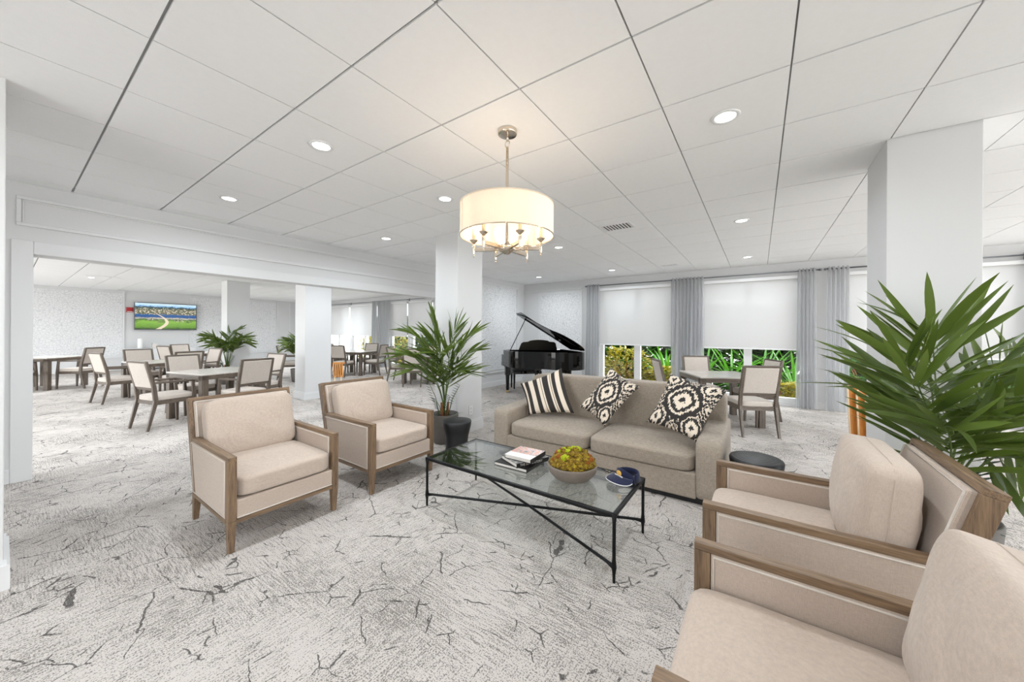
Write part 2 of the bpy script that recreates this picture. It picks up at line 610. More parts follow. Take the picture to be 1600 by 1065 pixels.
def cushion(bm, sx, sy, sz, k=7, crown=0.25, n=12, sag=0.0, seed=0, wob=0.0):
    """rounded upholstery block, centred; crown swells the two big faces"""
    rnd = random.Random(seed)
    ph = [rnd.uniform(0, 6) for _ in range(6)]
    idx = {}
    def vert(p):
        key = tuple(round(c, 5) for c in p)
        if key in idx:
            return idx[key]
        x, y, z = p
        # ease the parameters so that rounding is smooth
        q = [math.sin(c * PI / 2) * 0.35 + c * 0.65 for c in (x, y, z)]
        L = (abs(q[0]) ** k + abs(q[1]) ** k + abs(q[2]) ** k) ** (1 / k)
        q = [c / L for c in q]
        cr = 1 + crown * (1 - q[0] ** 2) * (1 - q[1] ** 2)
        zz = q[2] * cr
        w = wob * (math.sin(q[0] * 5 + ph[0]) * math.cos(q[1] * 4 + ph[1]) + .6 * math.sin(q[0] * 9 + q[1] * 7 + ph[2]))
        v = bm.verts.new((q[0] * sx / 2, q[1] * sy / 2, zz * sz / 2 + w * (1 - q[0] ** 4) * (1 - q[1] ** 4) * (1 if q[2] > 0 else -1)))
        idx[key] = v
        return v
    for ax in range(3):
        for sgn in (-1, 1):
            for i in range(n):
                for j in range(n):
                    def P(a, b):
                        c = [0, 0, 0]
                        c[ax] = sgn
                        c[(ax + 1) % 3] = -1 + 2 * a / n
                        c[(ax + 2) % 3] = -1 + 2 * b / n
                        return tuple(c)
                    f = [vert(P(i, j)), vert(P(i + 1, j)), vert(P(i + 1, j + 1)), vert(P(i, j + 1))]
                    bm.faces.new(f if sgn > 0 else f[::-1])

def pillow(name, corners, thick, mat, front, n=18):
    """knife-edge throw cushion from four 3D corners (order BL, BR, TR, TL seen from the front)"""
    c = [Vector(p) for p in corners]
    ctr = sum(c, Vector()) / 4
    bm = BM()
    uvl = bm.loops.layers.uv.new('uv')
    nrm = ((c[1] - c[0]) + (c[2] - c[3])).cross((c[3] - c[0]) + (c[2] - c[1])).normalized()
    if nrm.dot(Vector(front)) < 0:
        nrm = -nrm
    g = {}
    for s in (1, -1):
        for i in range(n + 1):
            for j in range(n + 1):
                u, v = i / n, j / n
                a, b = 2 * u - 1, 2 * v - 1
                if s == -1 and (i in (0, n) or j in (0, n)):
                    g[s, i, j] = g[1, i, j]
                    continue
                # edges bow inwards between the corners
                k = 0.045
                uu = u + (-a) * k * (1 - b * b)
                vv = v + (-b) * k * (1 - a * a)
                p = c[0] * (1 - uu) * (1 - vv) + c[1] * uu * (1 - vv) + c[2] * uu * vv + c[3] * (1 - uu) * vv
                h = ((1 - a * a) * (1 - b * b)) ** 0.42 * thick / 2
                g[s, i, j] = bm.verts.new(p + nrm * h * s - ctr)
    for s in (1, -1):
        for i in range(n):
            for j in range(n):
                q = [(i, j), (i + 1, j), (i + 1, j + 1), (i, j + 1)]
                f = bm.faces.new([g[(s,) + t2] for t2 in (q if s == 1 else q[::-1])])
                for lp, t2 in zip(f.loops, q if s == 1 else q[::-1]):
                    lp[uvl].uv = (t2[0] / n, t2[1] / n)
    return obj(name, bm, mat, None, True, ctr)

def frame_rect(bm, plane, at, a0, a1, b0, b1, w, depth):
    """picture-frame moulding; plane 'x': a=y b=z, on x=at growing by depth; plane 'y': a=x b=z"""
    def bx(p0, p1, q0, q1):
        lo, hi = sorted((at, at + depth))
        if plane == 'x':
            box(bm, lo, hi, p0, p1, q0, q1)
        else:
            box(bm, p0, p1, lo, hi, q0, q1)
    bx(a0, a1, b0, b0 + w)
    bx(a0, a1, b1 - w, b1)
    bx(a0, a0 + w, b0 + w, b1 - w)
    bx(a1 - w, a1, b0 + w, b1 - w)

# ------------------------------------------------------------------ the setting
WX, WY, TVX, BY, RX = -5.55, 8.42, -18.0, -2.6, 6.2     # header wall, window wall, tv wall, back wall, open right side

def struct(o, label, cat):
    return tag(o, label, cat, kind='structure')

floor = boxo('floor', TVX - .2, RX, BY - .2, WY + .25, -.2, 0, 'carpet')
struct(floor, 'pale carpet with charcoal twig-like streaks running through both rooms', 'floor')
ground = boxo('ground', -60, 60, -50, 70, -.45, -.21, 'bounce_ground')  # invented pale surface that reflects sunlight up onto the ceilings
struct(ground, 'ground outside the windows around the planting, made pale to bounce sunlight indoors', 'ground')

# ceiling: slab with recessed grid, tiles as parts
bm = BM()
box(bm, TVX - .2, RX, BY - .2, WY + .25, ZC + .035, ZC + .3)
ceiling = obj('ceiling', bm, 'wall')
struct(ceiling, 'white suspended ceiling of square tiles with thin dark joints', 'ceiling')
GX, GY = -1.7927 * TILE, 1.6313 * TILE
bm = BM()
i0, i1 = math.floor((TVX - GX) / TILE), math.ceil((RX - GX) / TILE)
j0, j1 = math.floor((BY - GY) / TILE), math.ceil((WY - GY) / TILE)
for i in range(i0, i1 + 1):
    x = GX + i * TILE
    if TVX < x < RX:
        box(bm, x - .012, x + .012, BY, WY, ZC + .012, ZC + .036)
for j in range(j0, j1 + 1):
    y = GY + j * TILE
    if BY < y < WY:
        box(bm, TVX, RX, y - .012, y + .012, ZC + .0125, ZC + .0355)
obj('ceiling_grid', bm, 'grid', ceiling)

def tile_mesh(x0, x1, y0, y1, gx=.004, gy=.006):
    b = BM()
    box(b, x0 + gx, x1 - gx, y0 + gy, y1 - gy, ZC, ZC + .03)
    return b
def proj(p):
    d = p.x * FW.x + p.y * FW.y
    if d < .15:
        return None
    r = p.x * RT.x + p.y * RT.y
    return (808.8 + 551.7 * r / d, 518 - 551.7 * (p.z - EYE) / d, d)
singles, rest = [], []
for i in range(i0, i1):
    for j in range(j0, j1):
        x, y = GX + i * TILE, GY + j * TILE
        xa, xb, ya, yb = max(x, TVX), min(x + TILE, RX), max(y, BY), min(y + TILE, WY)
        if xb - xa < .03 or yb - ya < .03:
            continue
        q = proj(Vector(((xa + xb) / 2, (ya + yb) / 2, ZC)))
        cutx = xa < WX < xb
        if q and -150 < q[0] < 1750 and -150 < q[1] and xa > WX - .5 and not cutx:
            singles.append((q[2], xa, xb, ya, yb))
        else:
            rest.append((xa, xb, ya, yb))
singles.sort()
for s in singles[300:]:
    rest.append(s[1:])
full = None
for d, xa, xb, ya, yb in singles[:300]:
    if abs(xb - xa - TILE) < 1e-4 and abs(yb - ya - TILE) < 1e-4:
        if full is None:
            b = tile_mesh(-TILE / 2, TILE / 2, -TILE / 2, TILE / 2)
            o = obj('ceiling_tile', b, 'tile', ceiling, loc=((xa + xb) / 2, (ya + yb) / 2, 0))
            full = o
        else:
            o = full.copy()
            COL.objects.link(o)
            o.parent = ceiling
            o.location = ((xa + xb) / 2, (ya + yb) / 2, 0)
    else:
        obj('ceiling_tile', tile_mesh(xa, xb, ya, yb), 'tile', ceiling)
bm = BM()
for xa, xb, ya, yb in rest:
    box(bm, xa + .003, xb - .003, ya + .009, yb - .009, ZC, ZC + .03)
o = obj('ceiling_tile_field', bm, 'tile', ceiling)
o['kind'] = 'stuff'

# window wall with openings
OPEN = [(-16.3, -14.45), (-14.28, -12.5), (-11.7, -10.63), (-10.48, -9.3), (-3.28, -1.47), (-1.1, 0.72), (1.18, 3.32), (3.75, 5.6)]
SILL, HEAD = 0.08, 2.47
bm = BM()
x = TVX - .2
for a, b in OPEN:
    box(bm, x, a, WY, WY + .2, 0, ZC + .03)
    box(bm, a, b, WY, WY + .2, HEAD, ZC + .03)
    box(bm, a, b, WY, WY + .2, 0, SILL)
    x = b
box(bm, x, RX, WY, WY + .2, 0, ZC + .03)
wall_window = obj('wall_window', bm, 'wall')
struct(wall_window, 'white window wall with floor length openings behind the sofa', 'wall')
# wallpaper panel between corner and first window
boxo('wallpaper_panel', -5.0, -3.80, WY - .006, WY + .002, .12, 2.40, 'wallpaper', wall_window)
bm = BM()
frame_rect(bm, 'y', WY, -5.05, -3.75, .07, 2.45, .045, -.022)
obj('panel_moulding', bm, 'trim', wall_window)
bm = BM()
box(bm, WX, -3.75, WY - .03, WY, 2.5, 2.53)
obj('frieze_moulding', bm, 'trim', wall_window)

WIN = []
for k, (a, b) in enumerate(OPEN):
    w = empty('window_%d' % (k + 1), '', 'window', ((a + b) / 2, WY + .1, 0))
    w['kind'] = 'structure'
    h = (b - a) / 2
    bm = BM()
    frame_rect(bm, 'y', -.05, -h, h, SILL, HEAD, .075, .1)
    obj('window_frame', bm, 'trim', w, bevel=.004)
    if b - a > 1.6:
        parts = [(-h + .075, -.07), (.07, h - .075)]
        boxo('mullion', -.07, .07, -.06, .06, SILL + .07, HEAD - .07, 'trim', w, .006)
    else:
        parts = [(-h + .075, h - .075)]
    for pa, pb in parts:
        boxo('pane', pa, pb, -.006, .006, SILL + .075, HEAD - .075, 'glass', w)
    WIN.append(w)
for w, s in zip(WIN, ['white framed window of the far dining room, beside the television wall',
                      'white framed window of the far dining room, beside the grey curtain pair',
                      'narrow white framed window right of the grey curtain pair in the far dining room',
                      'white framed window of the far dining room behind the pillar palm',
                      'white framed window behind the sofa looking onto yellow shrubs',
                      'white framed window behind the dining table looking onto green strap leaves',
                      'white framed window behind the wide pillar and large palm',
                      'white framed window beyond the wide pillar']):
    w['label'] = s

# header wall between the rooms
OY0, OY1, OZ = 0.165, 5.75, 2.08
bm = BM()
box(bm, WX - .22, WX, BY, OY0, 0, ZC + .03)
box(bm, WX - .22, WX, OY0, OY1, OZ, ZC + .03)
box(bm, WX - .22, WX, OY1, WY, 0, ZC + .03)
wall_header = obj('wall_header', bm, 'wall')
struct(wall_header, 'white wall with wide cased opening into the second dining room', 'wall')
bm = BM()
box(bm, WX, WX + .02, OY0 - .12, OY0, 0, OZ + .12)
obj('opening_casing', bm, 'trim', wall_header, bevel=.004)
bm = BM()
box(bm, WX, WX + .02, OY0, OY1 + .12, OZ, OZ + .12)
obj('opening_casing', bm, 'trim', wall_header, bevel=.004)
bm = BM()
box(bm, WX, WX + .02, OY1, OY1 + .12, 0, OZ)
obj('opening_casing', bm, 'trim', wall_header, bevel=.004)
bm = BM()
frame_rect(bm, 'x', WX, .07, OY1 + .1, 2.33, 2.60, .03, .022)
frame_rect(bm, 'x', WX, .10, OY1 + .07, 2.36, 2.57, .014, .012)
obj('panel_moulding', bm, 'trim', wall_header, bevel=.005)
boxo('wallpaper_panel', WX - .002, WX + .006, 6.15, 8.05, .44, 2.56, 'wallpaper', wall_header)
bm = BM()
frame_rect(bm, 'x', WX, 6.10, 8.10, .40, 2.60, .04, .02)
obj('panel_moulding', bm, 'trim', wall_header)
bm = BM()
box(bm, WX, WX + .03, OY1 + .12, WY, .34, .385)
obj('chair_rail', bm, 'trim', wall_header, bevel=.006)

# tv wall
wall_tv = boxo('wall_tv', TVX - .2, TVX, BY, WY, 0, ZC + .03, 'wall')
struct(wall_tv, 'white far wall of the dining room carrying the television', 'wall')
for a, b in ((BY + .1, 2.33), (4.11, 7.0)):
    boxo('wallpaper_panel', TVX - .002, TVX + .006, a, b, .5, 2.62, 'wallpaper', wall_tv)
for y in (2.36, 4.08, 7.04, 7.55):
    boxo('wall_batten', TVX, TVX + .03, y - .025, y + .025, .1, 2.66, 'trim', wall_tv)
boxo('chair_rail', TVX, TVX + .03, BY, WY, .42, .47, 'trim', wall_tv)

# unseen wall opposite the windows; its tall openings are added to let daylight in
bm = BM()
x = TVX - .2
for a, b in ((-17.7, -15.0), (-14.8, -12.0), (-11.8, -9.0), (-8.8, -6.0), (-2.9, -1.2)):
    box(bm, x, a, BY - .2, BY, 0, ZC + .03)
    box(bm, a, b, BY - .2, BY, 2.4, ZC + .03)
    box(bm, a, b, BY - .2, BY, 0, .12)
    x = b
box(bm, x, RX, BY - .2, BY, 0, ZC + .03)
wall_back = obj('wall_back', bm, 'wall')
struct(wall_back, 'unseen white wall opposite the curtained windows, with openings added for daylight', 'wall')

# baseboards
def baseboard(name, x0, x1, y0, y1, label):
    bm = BM()
    box(bm, x0, x1, y0, y1, 0, .13)
    cx0, cx1, cy0, cy1 = x0, x1, y0, y1
    o = obj(name, bm, 'trim', bevel=.006)
    struct(o, label, 'baseboard')
baseboard('baseboard_header', WX, WX + .018, OY1 + .12, WY, 'white baseboard along the piano wall')
baseboard('baseboard_left', WX, WX + .018, BY, OY0 - .12, 'white baseboard beside the cased opening')
baseboard('baseboard_tv', TVX, TVX + .018, BY, WY, 'white baseboard under the television wall')
for k, (a, b) in enumerate([(-12.5, -11.7), (-9.3, WX - .22), (WX, -3.28), (-1.47, -1.1), (.72, 1.18), (3.32, 3.75)]):
    baseboard('baseboard_window', a, b, WY - .018, WY, 'white baseboard on the window wall, ' + ['between the far grey curtains', 'behind the far dining chairs', 'beside the grand piano', 'behind the gathered sheer curtain over the sofa', 'between the two grey curtains by the pillar', 'right of the wide pillar'][k])

# columns
def column(x0, x1, y0, y1, label, outlet=False):
    c = empty('column', label, 'column', ((x0 + x1) / 2, (y0 + y1) / 2, 0))
    c['kind'] = 'structure'
    hx, hy = (x1 - x0) / 2, (y1 - y0) / 2
    boxo('shaft', -hx, hx, -hy, hy, 0, ZC + .02, 'wall', c, .004)
    bm = BM()
    for (a, b, p, q) in ((-hx - .02, hx + .02, -hy - .02, -hy), (-hx - .02, hx + .02, hy, hy + .02), (-hx - .02, -hx, -hy, hy), (hx, hx + .02, -hy, hy)):
        box(bm, a, b, p, q, 0, .13)
    obj('column_base', bm, 'trim', c)
    bm = BM()
    h2, e = .155, .010
    for (a, b, p, q) in ((-hx - e, hx + e, -hy - e, -hy), (-hx - e, hx + e, hy, hy + e), (-hx - e, -hx, -hy, hy), (hx, hx + e, -hy, hy)):
        box(bm, a, b, p, q, .13, h2)
    obj('base_cap', bm, 'trim', c)
    return c
column(-3.74, -3.315, 3.425, 3.93, 'white square pillar behind the potted palm and black stool')
column(-3.75, -3.325, -.5, .01, 'white square pillar standing alone before the cased opening')
column(.72, 1.145, 3.44, 3.965, 'white square pillar behind the largest palm')
column(-7.90, -7.475, 3.42, 3.94, 'white square pillar between the dining tables inside the cased opening')
column(-12.27, -11.84, 3.43, 3.95, 'white square pillar next to the television wall palm')

# outlet on the palm pillar
o = empty('wall_outlet', 'white outlet plate low on the palm pillar', 'outlet', (-3.315, 3.695, .295))
boxo('plate', 0, .008, -.04, .04, -.065, .065, 'white', o, .003)
for dz in (-.026, .026):
    bm = BM()
    box(bm, .008, .0095, -.016, .016, dz - .016, dz + .016)
    s = obj('socket', bm, 'whitemetal', o, bevel=.002)
    boxo('slot', .0095, .0099, -.008, -.005, dz - .006, dz + .006, 'slot', s)
    boxo('slot', .0095, .0099, .005, .008, dz - .006, dz + .006, 'slot', s)

# ------------------------------------------------------------------ downlights and vents
def downlight(x, y, label, first={}, power=DOWNLIGHT_W):
    if power not in first:
        e = empty('recessed_downlight', label, 'ceiling light', (x, y, ZC), 0, 'recessed ceiling downlights')
        bm = BM()
        lathe(bm, [(.056, -.001), (.060, -.006), (.078, -.005), (.082, 0), (.056, 0)], 28)
        obj('trim_ring', bm, 'whitemetal', e, True)
        bm = BM()
        lathe(bm, [(0, -.002), (.058, -.002)], 28)
        obj('lens', bm, 'lens', e)
        ld = bpy.data.lights.new('downlight_beam', 'AREA')
        ld.shape = 'DISK'
        ld.size = .11
        ld.energy = power
        ld.color = (.87, .94, 1.0)
        ld.spread = math.radians(165)
        lo = bpy.data.objects.new('downlight_beam', ld)
        lo.location = (0, 0, -.012)
        link(lo, e)
        first[power] = e
    else:
        e = copy_tree(first[power])
        e.location = (x, y, ZC)
        e['label'] = label
    return e
def gc(i, j):
    return GX + i * TILE, GY + j * TILE
DL = [((1.5, 2.5), 'recessed downlight over the armchairs at the sofa arm, next to the chandelier'),
      ((-2.5, .5), 'recessed downlight over the armchair pair by the cased opening'),
      ((-5.5, .5), 'recessed downlight near the corner of the cased opening'),
      ((-2.5, 2.5), 'recessed downlight over the armchair and black stool'),
      ((-5.5, 3.5), 'recessed downlight in front of the palm pillar by the header'),
      ((1.5, 6.5), 'recessed downlight between sofa and window dining table'),
      ((-2.5, 6.5), 'recessed downlight between sofa and grand piano'),
      ((1.5, 10.5), 'recessed downlight close to the curtains over the window dining table'),
      ((-2.5, 10.5), 'recessed downlight close to the window left of the sheer curtain'),
      ((-5.5, 10.5), 'recessed downlight over the grand piano'),
      ((5.5, 6.5), 'recessed downlight beyond the wide pillar'),
      ((5.5, 10.5), 'recessed downlight beyond the wide pillar near the window'),
      ((5.5, .5), 'recessed downlight past the largest palm, away from the windows'),
      ((1.5, -1.5), 'recessed downlight behind the near armchair'),
      ((-2.5, -3.5), 'recessed downlight by the plain wall'),
      ((5.5, -3.5), 'recessed downlight by the plain wall on the open side')]
for (g, s) in DL:
    downlight(*gc(*g), s)
for (i, j, s) in [(-8.5, -3.5, 'unseen fill downlight added just inside the dining room, at its open side'), (-8.5, .5, 'unseen fill downlight added just inside the cased opening'),
                  (-8.5, 4.5, 'unseen fill downlight added just inside the opening, before the dining room pillar'), (-8.5, 9.5, 'unseen fill downlight added behind the piano wall'),
                  (-13.5, -3.5, 'unseen fill downlight added over the second row, at the open side'), (-13.5, .5, 'unseen fill downlight added over the second row of dining tables'),
                  (-13.5, 4.5, 'unseen fill downlight added over the second row, past the pillar'), (-13.5, 8.5, 'unseen fill downlight added over the second row, by the windows')]:
    downlight(*gc(i, j), s, power=FAR_FILL_W)  # fill lamps added out of sight behind the header to brighten the dining room
for (i, j, s) in [(-21.5, .5, 'fill downlight added before the papered wall and television'), (-21.5, 5.5, 'fill downlight added behind the television wall palm'),
                  (-21.5, 9.5, 'fill downlight added before the far curtain pair')]:
    downlight(*gc(i, j), s, power=END_FILL_W)  # extra lamps added only to lift the dark television wall

def vent(x, y, sx, sy, label):
    e = empty('air_vent', label, 'vent', (x, y, ZC))
    bm = BM()
    box(bm, -sx, sx, -sy, -sy + .025, -.008, 0)
    box(bm, -sx, sx, sy - .025, sy, -.008, 0)
    box(bm, -sx, -sx + .025, -sy + .025, sy - .025, -.008, 0)
    box(bm, sx - .025, sx, -sy + .025, sy - .025, -.008, 0)
    obj('vent_frame', bm, 'whitemetal', e)
    boxo('vent_duct', -sx + .02, sx - .02, -sy + .02, sy - .02, -.0015, -.0005, 'slot', e)
    n = 9
    for k in range(n):
        a = -sx + .04 + (2 * sx - .08) * k / (n - 1)
        bm = BM()
        bar(bm, (a, -sy + .025, -.004), (a, sy - .025, -.004), (.012, .002), (.012, .002), (.7, 0, .7))
        obj('louvre', bm, 'whitemetal', e)
    return e
vent(-1.487, 4.39, .20, .14, 'white square air vent in the ceiling behind the chandelier')
vent(-1.476, 7.46, .15, .06, 'narrow air vent in the ceiling near the sheer curtain')
vent(-13.59, 1.47, .09, .34, 'long air vent in the ceiling before the television')

# ------------------------------------------------------------------ chandelier
CX, CY = -1.386, 1.893
ch = empty('chandelier', 'drum shade chandelier with six candle arms hanging over the coffee table', 'chandelier', (CX, CY, ZC))
zz = lambda z: z - ZC
bm = BM()
lathe(bm, [(0, zz(2.695)), (.060, zz(2.695)), (.064, zz(2.70)), (.064, zz(2.719)), (.055, 0), (0, 0)], 28)
obj('ceiling_canopy', bm, 'nickel', ch, True, bevel=.001)
bm = BM()
tube(bm, [(0, 0, zz(2.70)), (0, 0, zz(2.655))], .007, 8)
lk = [(.018 * math.cos(a), 0, zz(2.635) + .022 * math.sin(a)) for a in [2 * PI * k / 16 for k in range(17)]]
tube(bm, lk, .003, 6, False)
obj('chain_link', bm, 'nickel', ch, True)
bm = BM()
tube(bm, [(0, 0, zz(2.615)), (0, 0, zz(1.93))], .009, 10)
obj('stem', bm, 'nickel', ch, True)
bm = BM()
lathe(bm, [(.308, zz(2.02)), (.308, zz(2.22))], 64)
sh = obj('drum_shade', bm, 'lamp_shade', ch, True)
for z in (2.02, 2.22):
    bm = BM()
    lathe(bm, [(.307, zz(z - .003)), (.311, zz(z - .003)), (.311, zz(z + .003)), (.307, zz(z + .003)), (.307, zz(z - .003))], 64)
    obj('shade_rim', bm, 'nickel' if z < 2.1 else 'lamp_shade', sh, True)
bm = BM()
aS = math.atan2(-.83, .1) - .62
bar(bm, (.3095 * math.cos(aS), .3095 * math.sin(aS), zz(2.022)), (.3095 * math.cos(aS), .3095 * math.sin(aS), zz(2.218)), (.004, .001), (.004, .001), (-math.sin(aS), math.cos(aS), 0))
obj('shade_seam', bm, 'nickel', sh)
bm = BM()
for k in range(3):
    a = 2 * PI * k / 3 + .4
    tube(bm, [(0, 0, zz(2.20)), (.306 * math.cos(a), .306 * math.sin(a), zz(2.20))], .003, 6)
obj('shade_spider', bm, 'nickel', ch, True)
bm = BM()
lathe(bm, [(0, zz(1.900)), (.018, zz(1.905)), (.035, zz(1.918)), (.060, zz(1.925)), (.062, zz(1.955)), (.03, zz(1.958)), (.012, zz(1.99)), (0, zz(1.99))], 24)
obj('hub', bm, 'nickel', ch, True)
a0 = math.atan2(FW.y, FW.x)
bl = bpy.data.lights.new('bulb_light', 'POINT')
bl.energy = BULB_W
bl.color = (1.0, .84, .68)
bl.shadow_soft_size = .02
for k in range(6):
    a = a0 + PI / 6 * .75 + k * PI / 3
    c, s = math.cos(a), math.sin(a)
    R = .225
    bm = BM()
    bar(bm, (.05 * c, .05 * s, zz(1.938)), (R * c, R * s, zz(1.938)), (.016, .024), (.014, .026), (-s, c, 0))
    arm = obj('arm', bm, 'nickel', ch, bevel=.003)
    bm = BM()
    lathe(bm, [(0, zz(1.886)), (.005, zz(1.890)), (.0065, zz(1.896)), (.003, zz(1.903)), (.010, zz(1.918)), (.011, zz(1.965)), (.009, zz(1.985)), (0, zz(1.985))], 14, R * c, R * s)
    obj('finial', bm, 'nickel', arm, True)
    bm = BM()
    lathe(bm, [(0, zz(1.984)), (.012, zz(1.984)), (.028, zz(2.0)), (.029, zz(2.003)), (.012, zz(2.003)), (0, zz(2.003))], 18, R * c, R * s)
    obj('candle_cup', bm, 'nickel', arm, True)
    bm = BM()
    lathe(bm, [(0, zz(2.003)), (.0115, zz(2.003)), (.0115, zz(2.075)), (0, zz(2.075))], 14, R * c, R * s)
    obj('candle_sleeve', bm, 'candle', arm, True)
    bm = BM()
    lathe(bm, [(0, zz(2.075)), (.008, zz(2.08)), (.015, zz(2.10)), (.010, zz(2.125)), (.002, zz(2.145)), (0, zz(2.146))], 12, R * c, R * s)
    obj('bulb', bm, 'bulb', arm, True)
    lo = bpy.data.objects.new('bulb_light', bl)
    lo.location = (R * c * .8, R * s * .8, zz(2.11))
    link(lo, ch)

# ------------------------------------------------------------------ armchairs
def armchair(label, loc, rz, group, cushion_mode='flat', cpos=None, ctilt=None):
    e = empty('armchair', label, 'armchair', loc, rz, group)
    W = .345                                     # half width
    P = .045
    for s in (-1, 1):
        y = s * (W - P / 2)
        bm = BM()
        bar(bm, (-.030, y, 0), (-.027, y, .20), (.030, .032), (.054, P), (1, 0, 0))
        bar(bm, (-.027, y, .20), (-.027, y, .572), (.054, P), (.054, P), (1, 0, 0))
        obj('leg', bm, 'oak_z', e, bevel=.003)
        bm = BM()
        bar(bm, (-.735, y, 0), (-.700, y, .20), (.034, .030), (.055, P), (1, 0, 0))
        obj('leg', bm, 'oak_z', e, bevel=.003)
        bm = BM()
        box(bm, -.740, 0, s * W - (P if s > 0 else 0), s * W + (P if s < 0 else 0), .572, .600)
        obj('arm_rail', bm, 'oak_x', e, bevel=.003)
        bm = BM()
        box(bm, -.72, -.054, y - P / 2, y + P / 2, .178, .204)
        obj('side_rail', bm, 'oak_x', e, bevel=.002)
        # upholstered side panel with piping on both faces
        bm = BM()
        lo = [(-.700, y - .021, .205), (-.056, y - .021, .205), (-.056, y + .021, .205), (-.700, y + .021, .205)]
        hi = [(-.775, y - .021, .571), (-.056, y - .021, .571), (-.056, y + .021, .571), (-.775, y + .021, .571)]
        hexa(bm, lo, hi)
        sp = obj('side_panel', bm, 'linen_flat', e, bevel=.004)
        bm = BM()
        for t2 in (-1, 1):
            yy = y + t2 * .0215
            tube(bm, [(-.690, yy, .216), (-.066, yy, .216), (-.066, yy, .561), (-.760, yy, .561), (-.690, yy, .216)], .0042, 6)
        obj('piping', bm, 'piping', sp, True)
    boxo('front_rail', -.05, -.006, -W + P, W - P, .178, .205, 'oak_y', e, .002)
    boxo('rear_rail', -.72, -.69, -W + P, W - P, .178, .205, 'oak_y', e, .002)
    fp = boxo('front_panel', -.06, -.004, -W + P, W - P, .206, .325, 'linen_flat', e, .008)
    bm = BM()
    tube(bm, [(-.004, -W + P + .004, .214), (-.004, W - P - .004, .214)], .0045, 6)
    obj('piping', bm, 'piping', fp, True)
    boxo('seat_deck', -.70, -.06, -W + P, W - P, .206, .325, 'linen', e)
    # reclined back: wooden box frame + pad
    b0, b1 = Vector((-.690, 0, .206)), Vector((-.868, 0, .845))
    d = (b1 - b0).normalized()
    fr = Vector((d.z, 0, -d.x))                  # forward normal
    for s in (-1, 1):
        y = s * (W - .0125)
        bm = BM()
        pa, pb = b0 + Vector((0, y, 0)), b1 + Vector((0, y, 0))
        bar(bm, pa + fr * .008, pb + fr * .008, (.06, .025), (.06, .025), fr)
        obj('back_post', bm, 'oak_z', e, bevel=.002)
    bm = BM()
    pt = b1 + d * .0125
    bar(bm, pt + fr * .008 + Vector((0, -W, 0)), pt + fr * .008 + Vector((0, W, 0)), (.06, .025), (.06, .025), fr)
    obj('top_rail', bm, 'oak_y', e, bevel=.002)
    bm = BM()
    bar(bm, b0 - fr * .018, b1 - fr * .018, (2 * W - .05, .024), (2 * W - .05, .024), (0, 1, 0))
    obj('rear_board', bm, 'linen', e)
    bm = BM()
    pa, pb = b0 + fr * .034 + d * .02, b1 + fr * .034 - d * .004
    bar(bm, pa, pb, (2 * W - .054, .05), (2 * W - .054, .05), (0, 1, 0))
    pad = obj('back_pad', bm, 'linen_flat', e, bevel=.010)
    bm = BM()
    q = pb + fr * .026 - d * .012
    q0 = pa + fr * .026
    yw = W - .038
    tube(bm, [q0 + Vector((0, -yw, 0)), q + Vector((0, -yw, 0)), q + Vector((0, yw, 0)), q0 + Vector((0, yw, 0))], .0045, 6)
    obj('piping', bm, 'piping', pad, True)
    # cushions
    bm = BM()
    cushion(bm, .66, 2 * (W - P) - .006, .135, 9, .18, 14, seed=1, wob=.003)
    sc = obj('seat_cushion', bm, 'linen', e, True, (-.326, 0, .395))
    bm = BM()
    hx, hy = .66 / 2, (2 * (W - P) - .006) / 2
    for zc in (.045, -.045):
        pts = []
        for k in range(49):
            a = 2 * PI * k / 48
            cx, sy = math.cos(a), math.sin(a)
            L = (abs(cx) ** 9 + abs(sy) ** 9) ** (1 / 9)
            pts.append((hx * cx / L * .985, hy * sy / L * .985, zc))
        tube(bm, pts, .0028, 5, False)
    obj('seam', bm, 'linen', sc, True)
    if cushion_mode == 'flat':
        h, tk, tilt, pos = .43, .13, -.27, Vector((-.668, 0, .650))
    else:
        h, tk, tilt, pos = .44, .17, ctilt, Vector(cpos)
    bm = BM()
    cushion(bm, h, .585, tk, 8.0, .42, 16, seed=len(label) % 7, wob=.005)
    # local x of the cushion runs up the back
    o = obj('back_cushion', bm, 'linen', e, True, pos)
    o.rotation_euler = (0, -PI / 2 + tilt, 0)
    bm = BM()
    pts = []
    for k in range(49):
        a = 2 * PI * k / 48
        cx, sy = math.cos(a), math.sin(a)
        L = (abs(cx) ** 8 + abs(sy) ** 8) ** (1 / 8)
        pts.append((h / 2 * cx / L * 1.0, .2925 * sy / L * 1.0, 0))
    tube(bm, pts, .003, 5, False)
    obj('seam', bm, 'linen', o, True)
    return e
G = 'four oak framed lounge armchairs'
armchair('linen armchair with grey oak frame standing alone before the cased opening', (-2.69, 1.135, 0), 0, G)
armchair('linen armchair with grey oak frame beside the potted palm and black stool', (-2.69, 2.108, 0), 0, G)
armchair('linen armchair with loose plump cushion beside the sofa arm', (-.215, 2.195, 0), PI, G, 'loose', (-.625, 0, .665), -.10)
armchair('linen armchair with plump cushion, farther from the sofa than its twin', (-.200, 1.185, 0), PI, G, 'loose', (-.652, 0, .655), -.20)

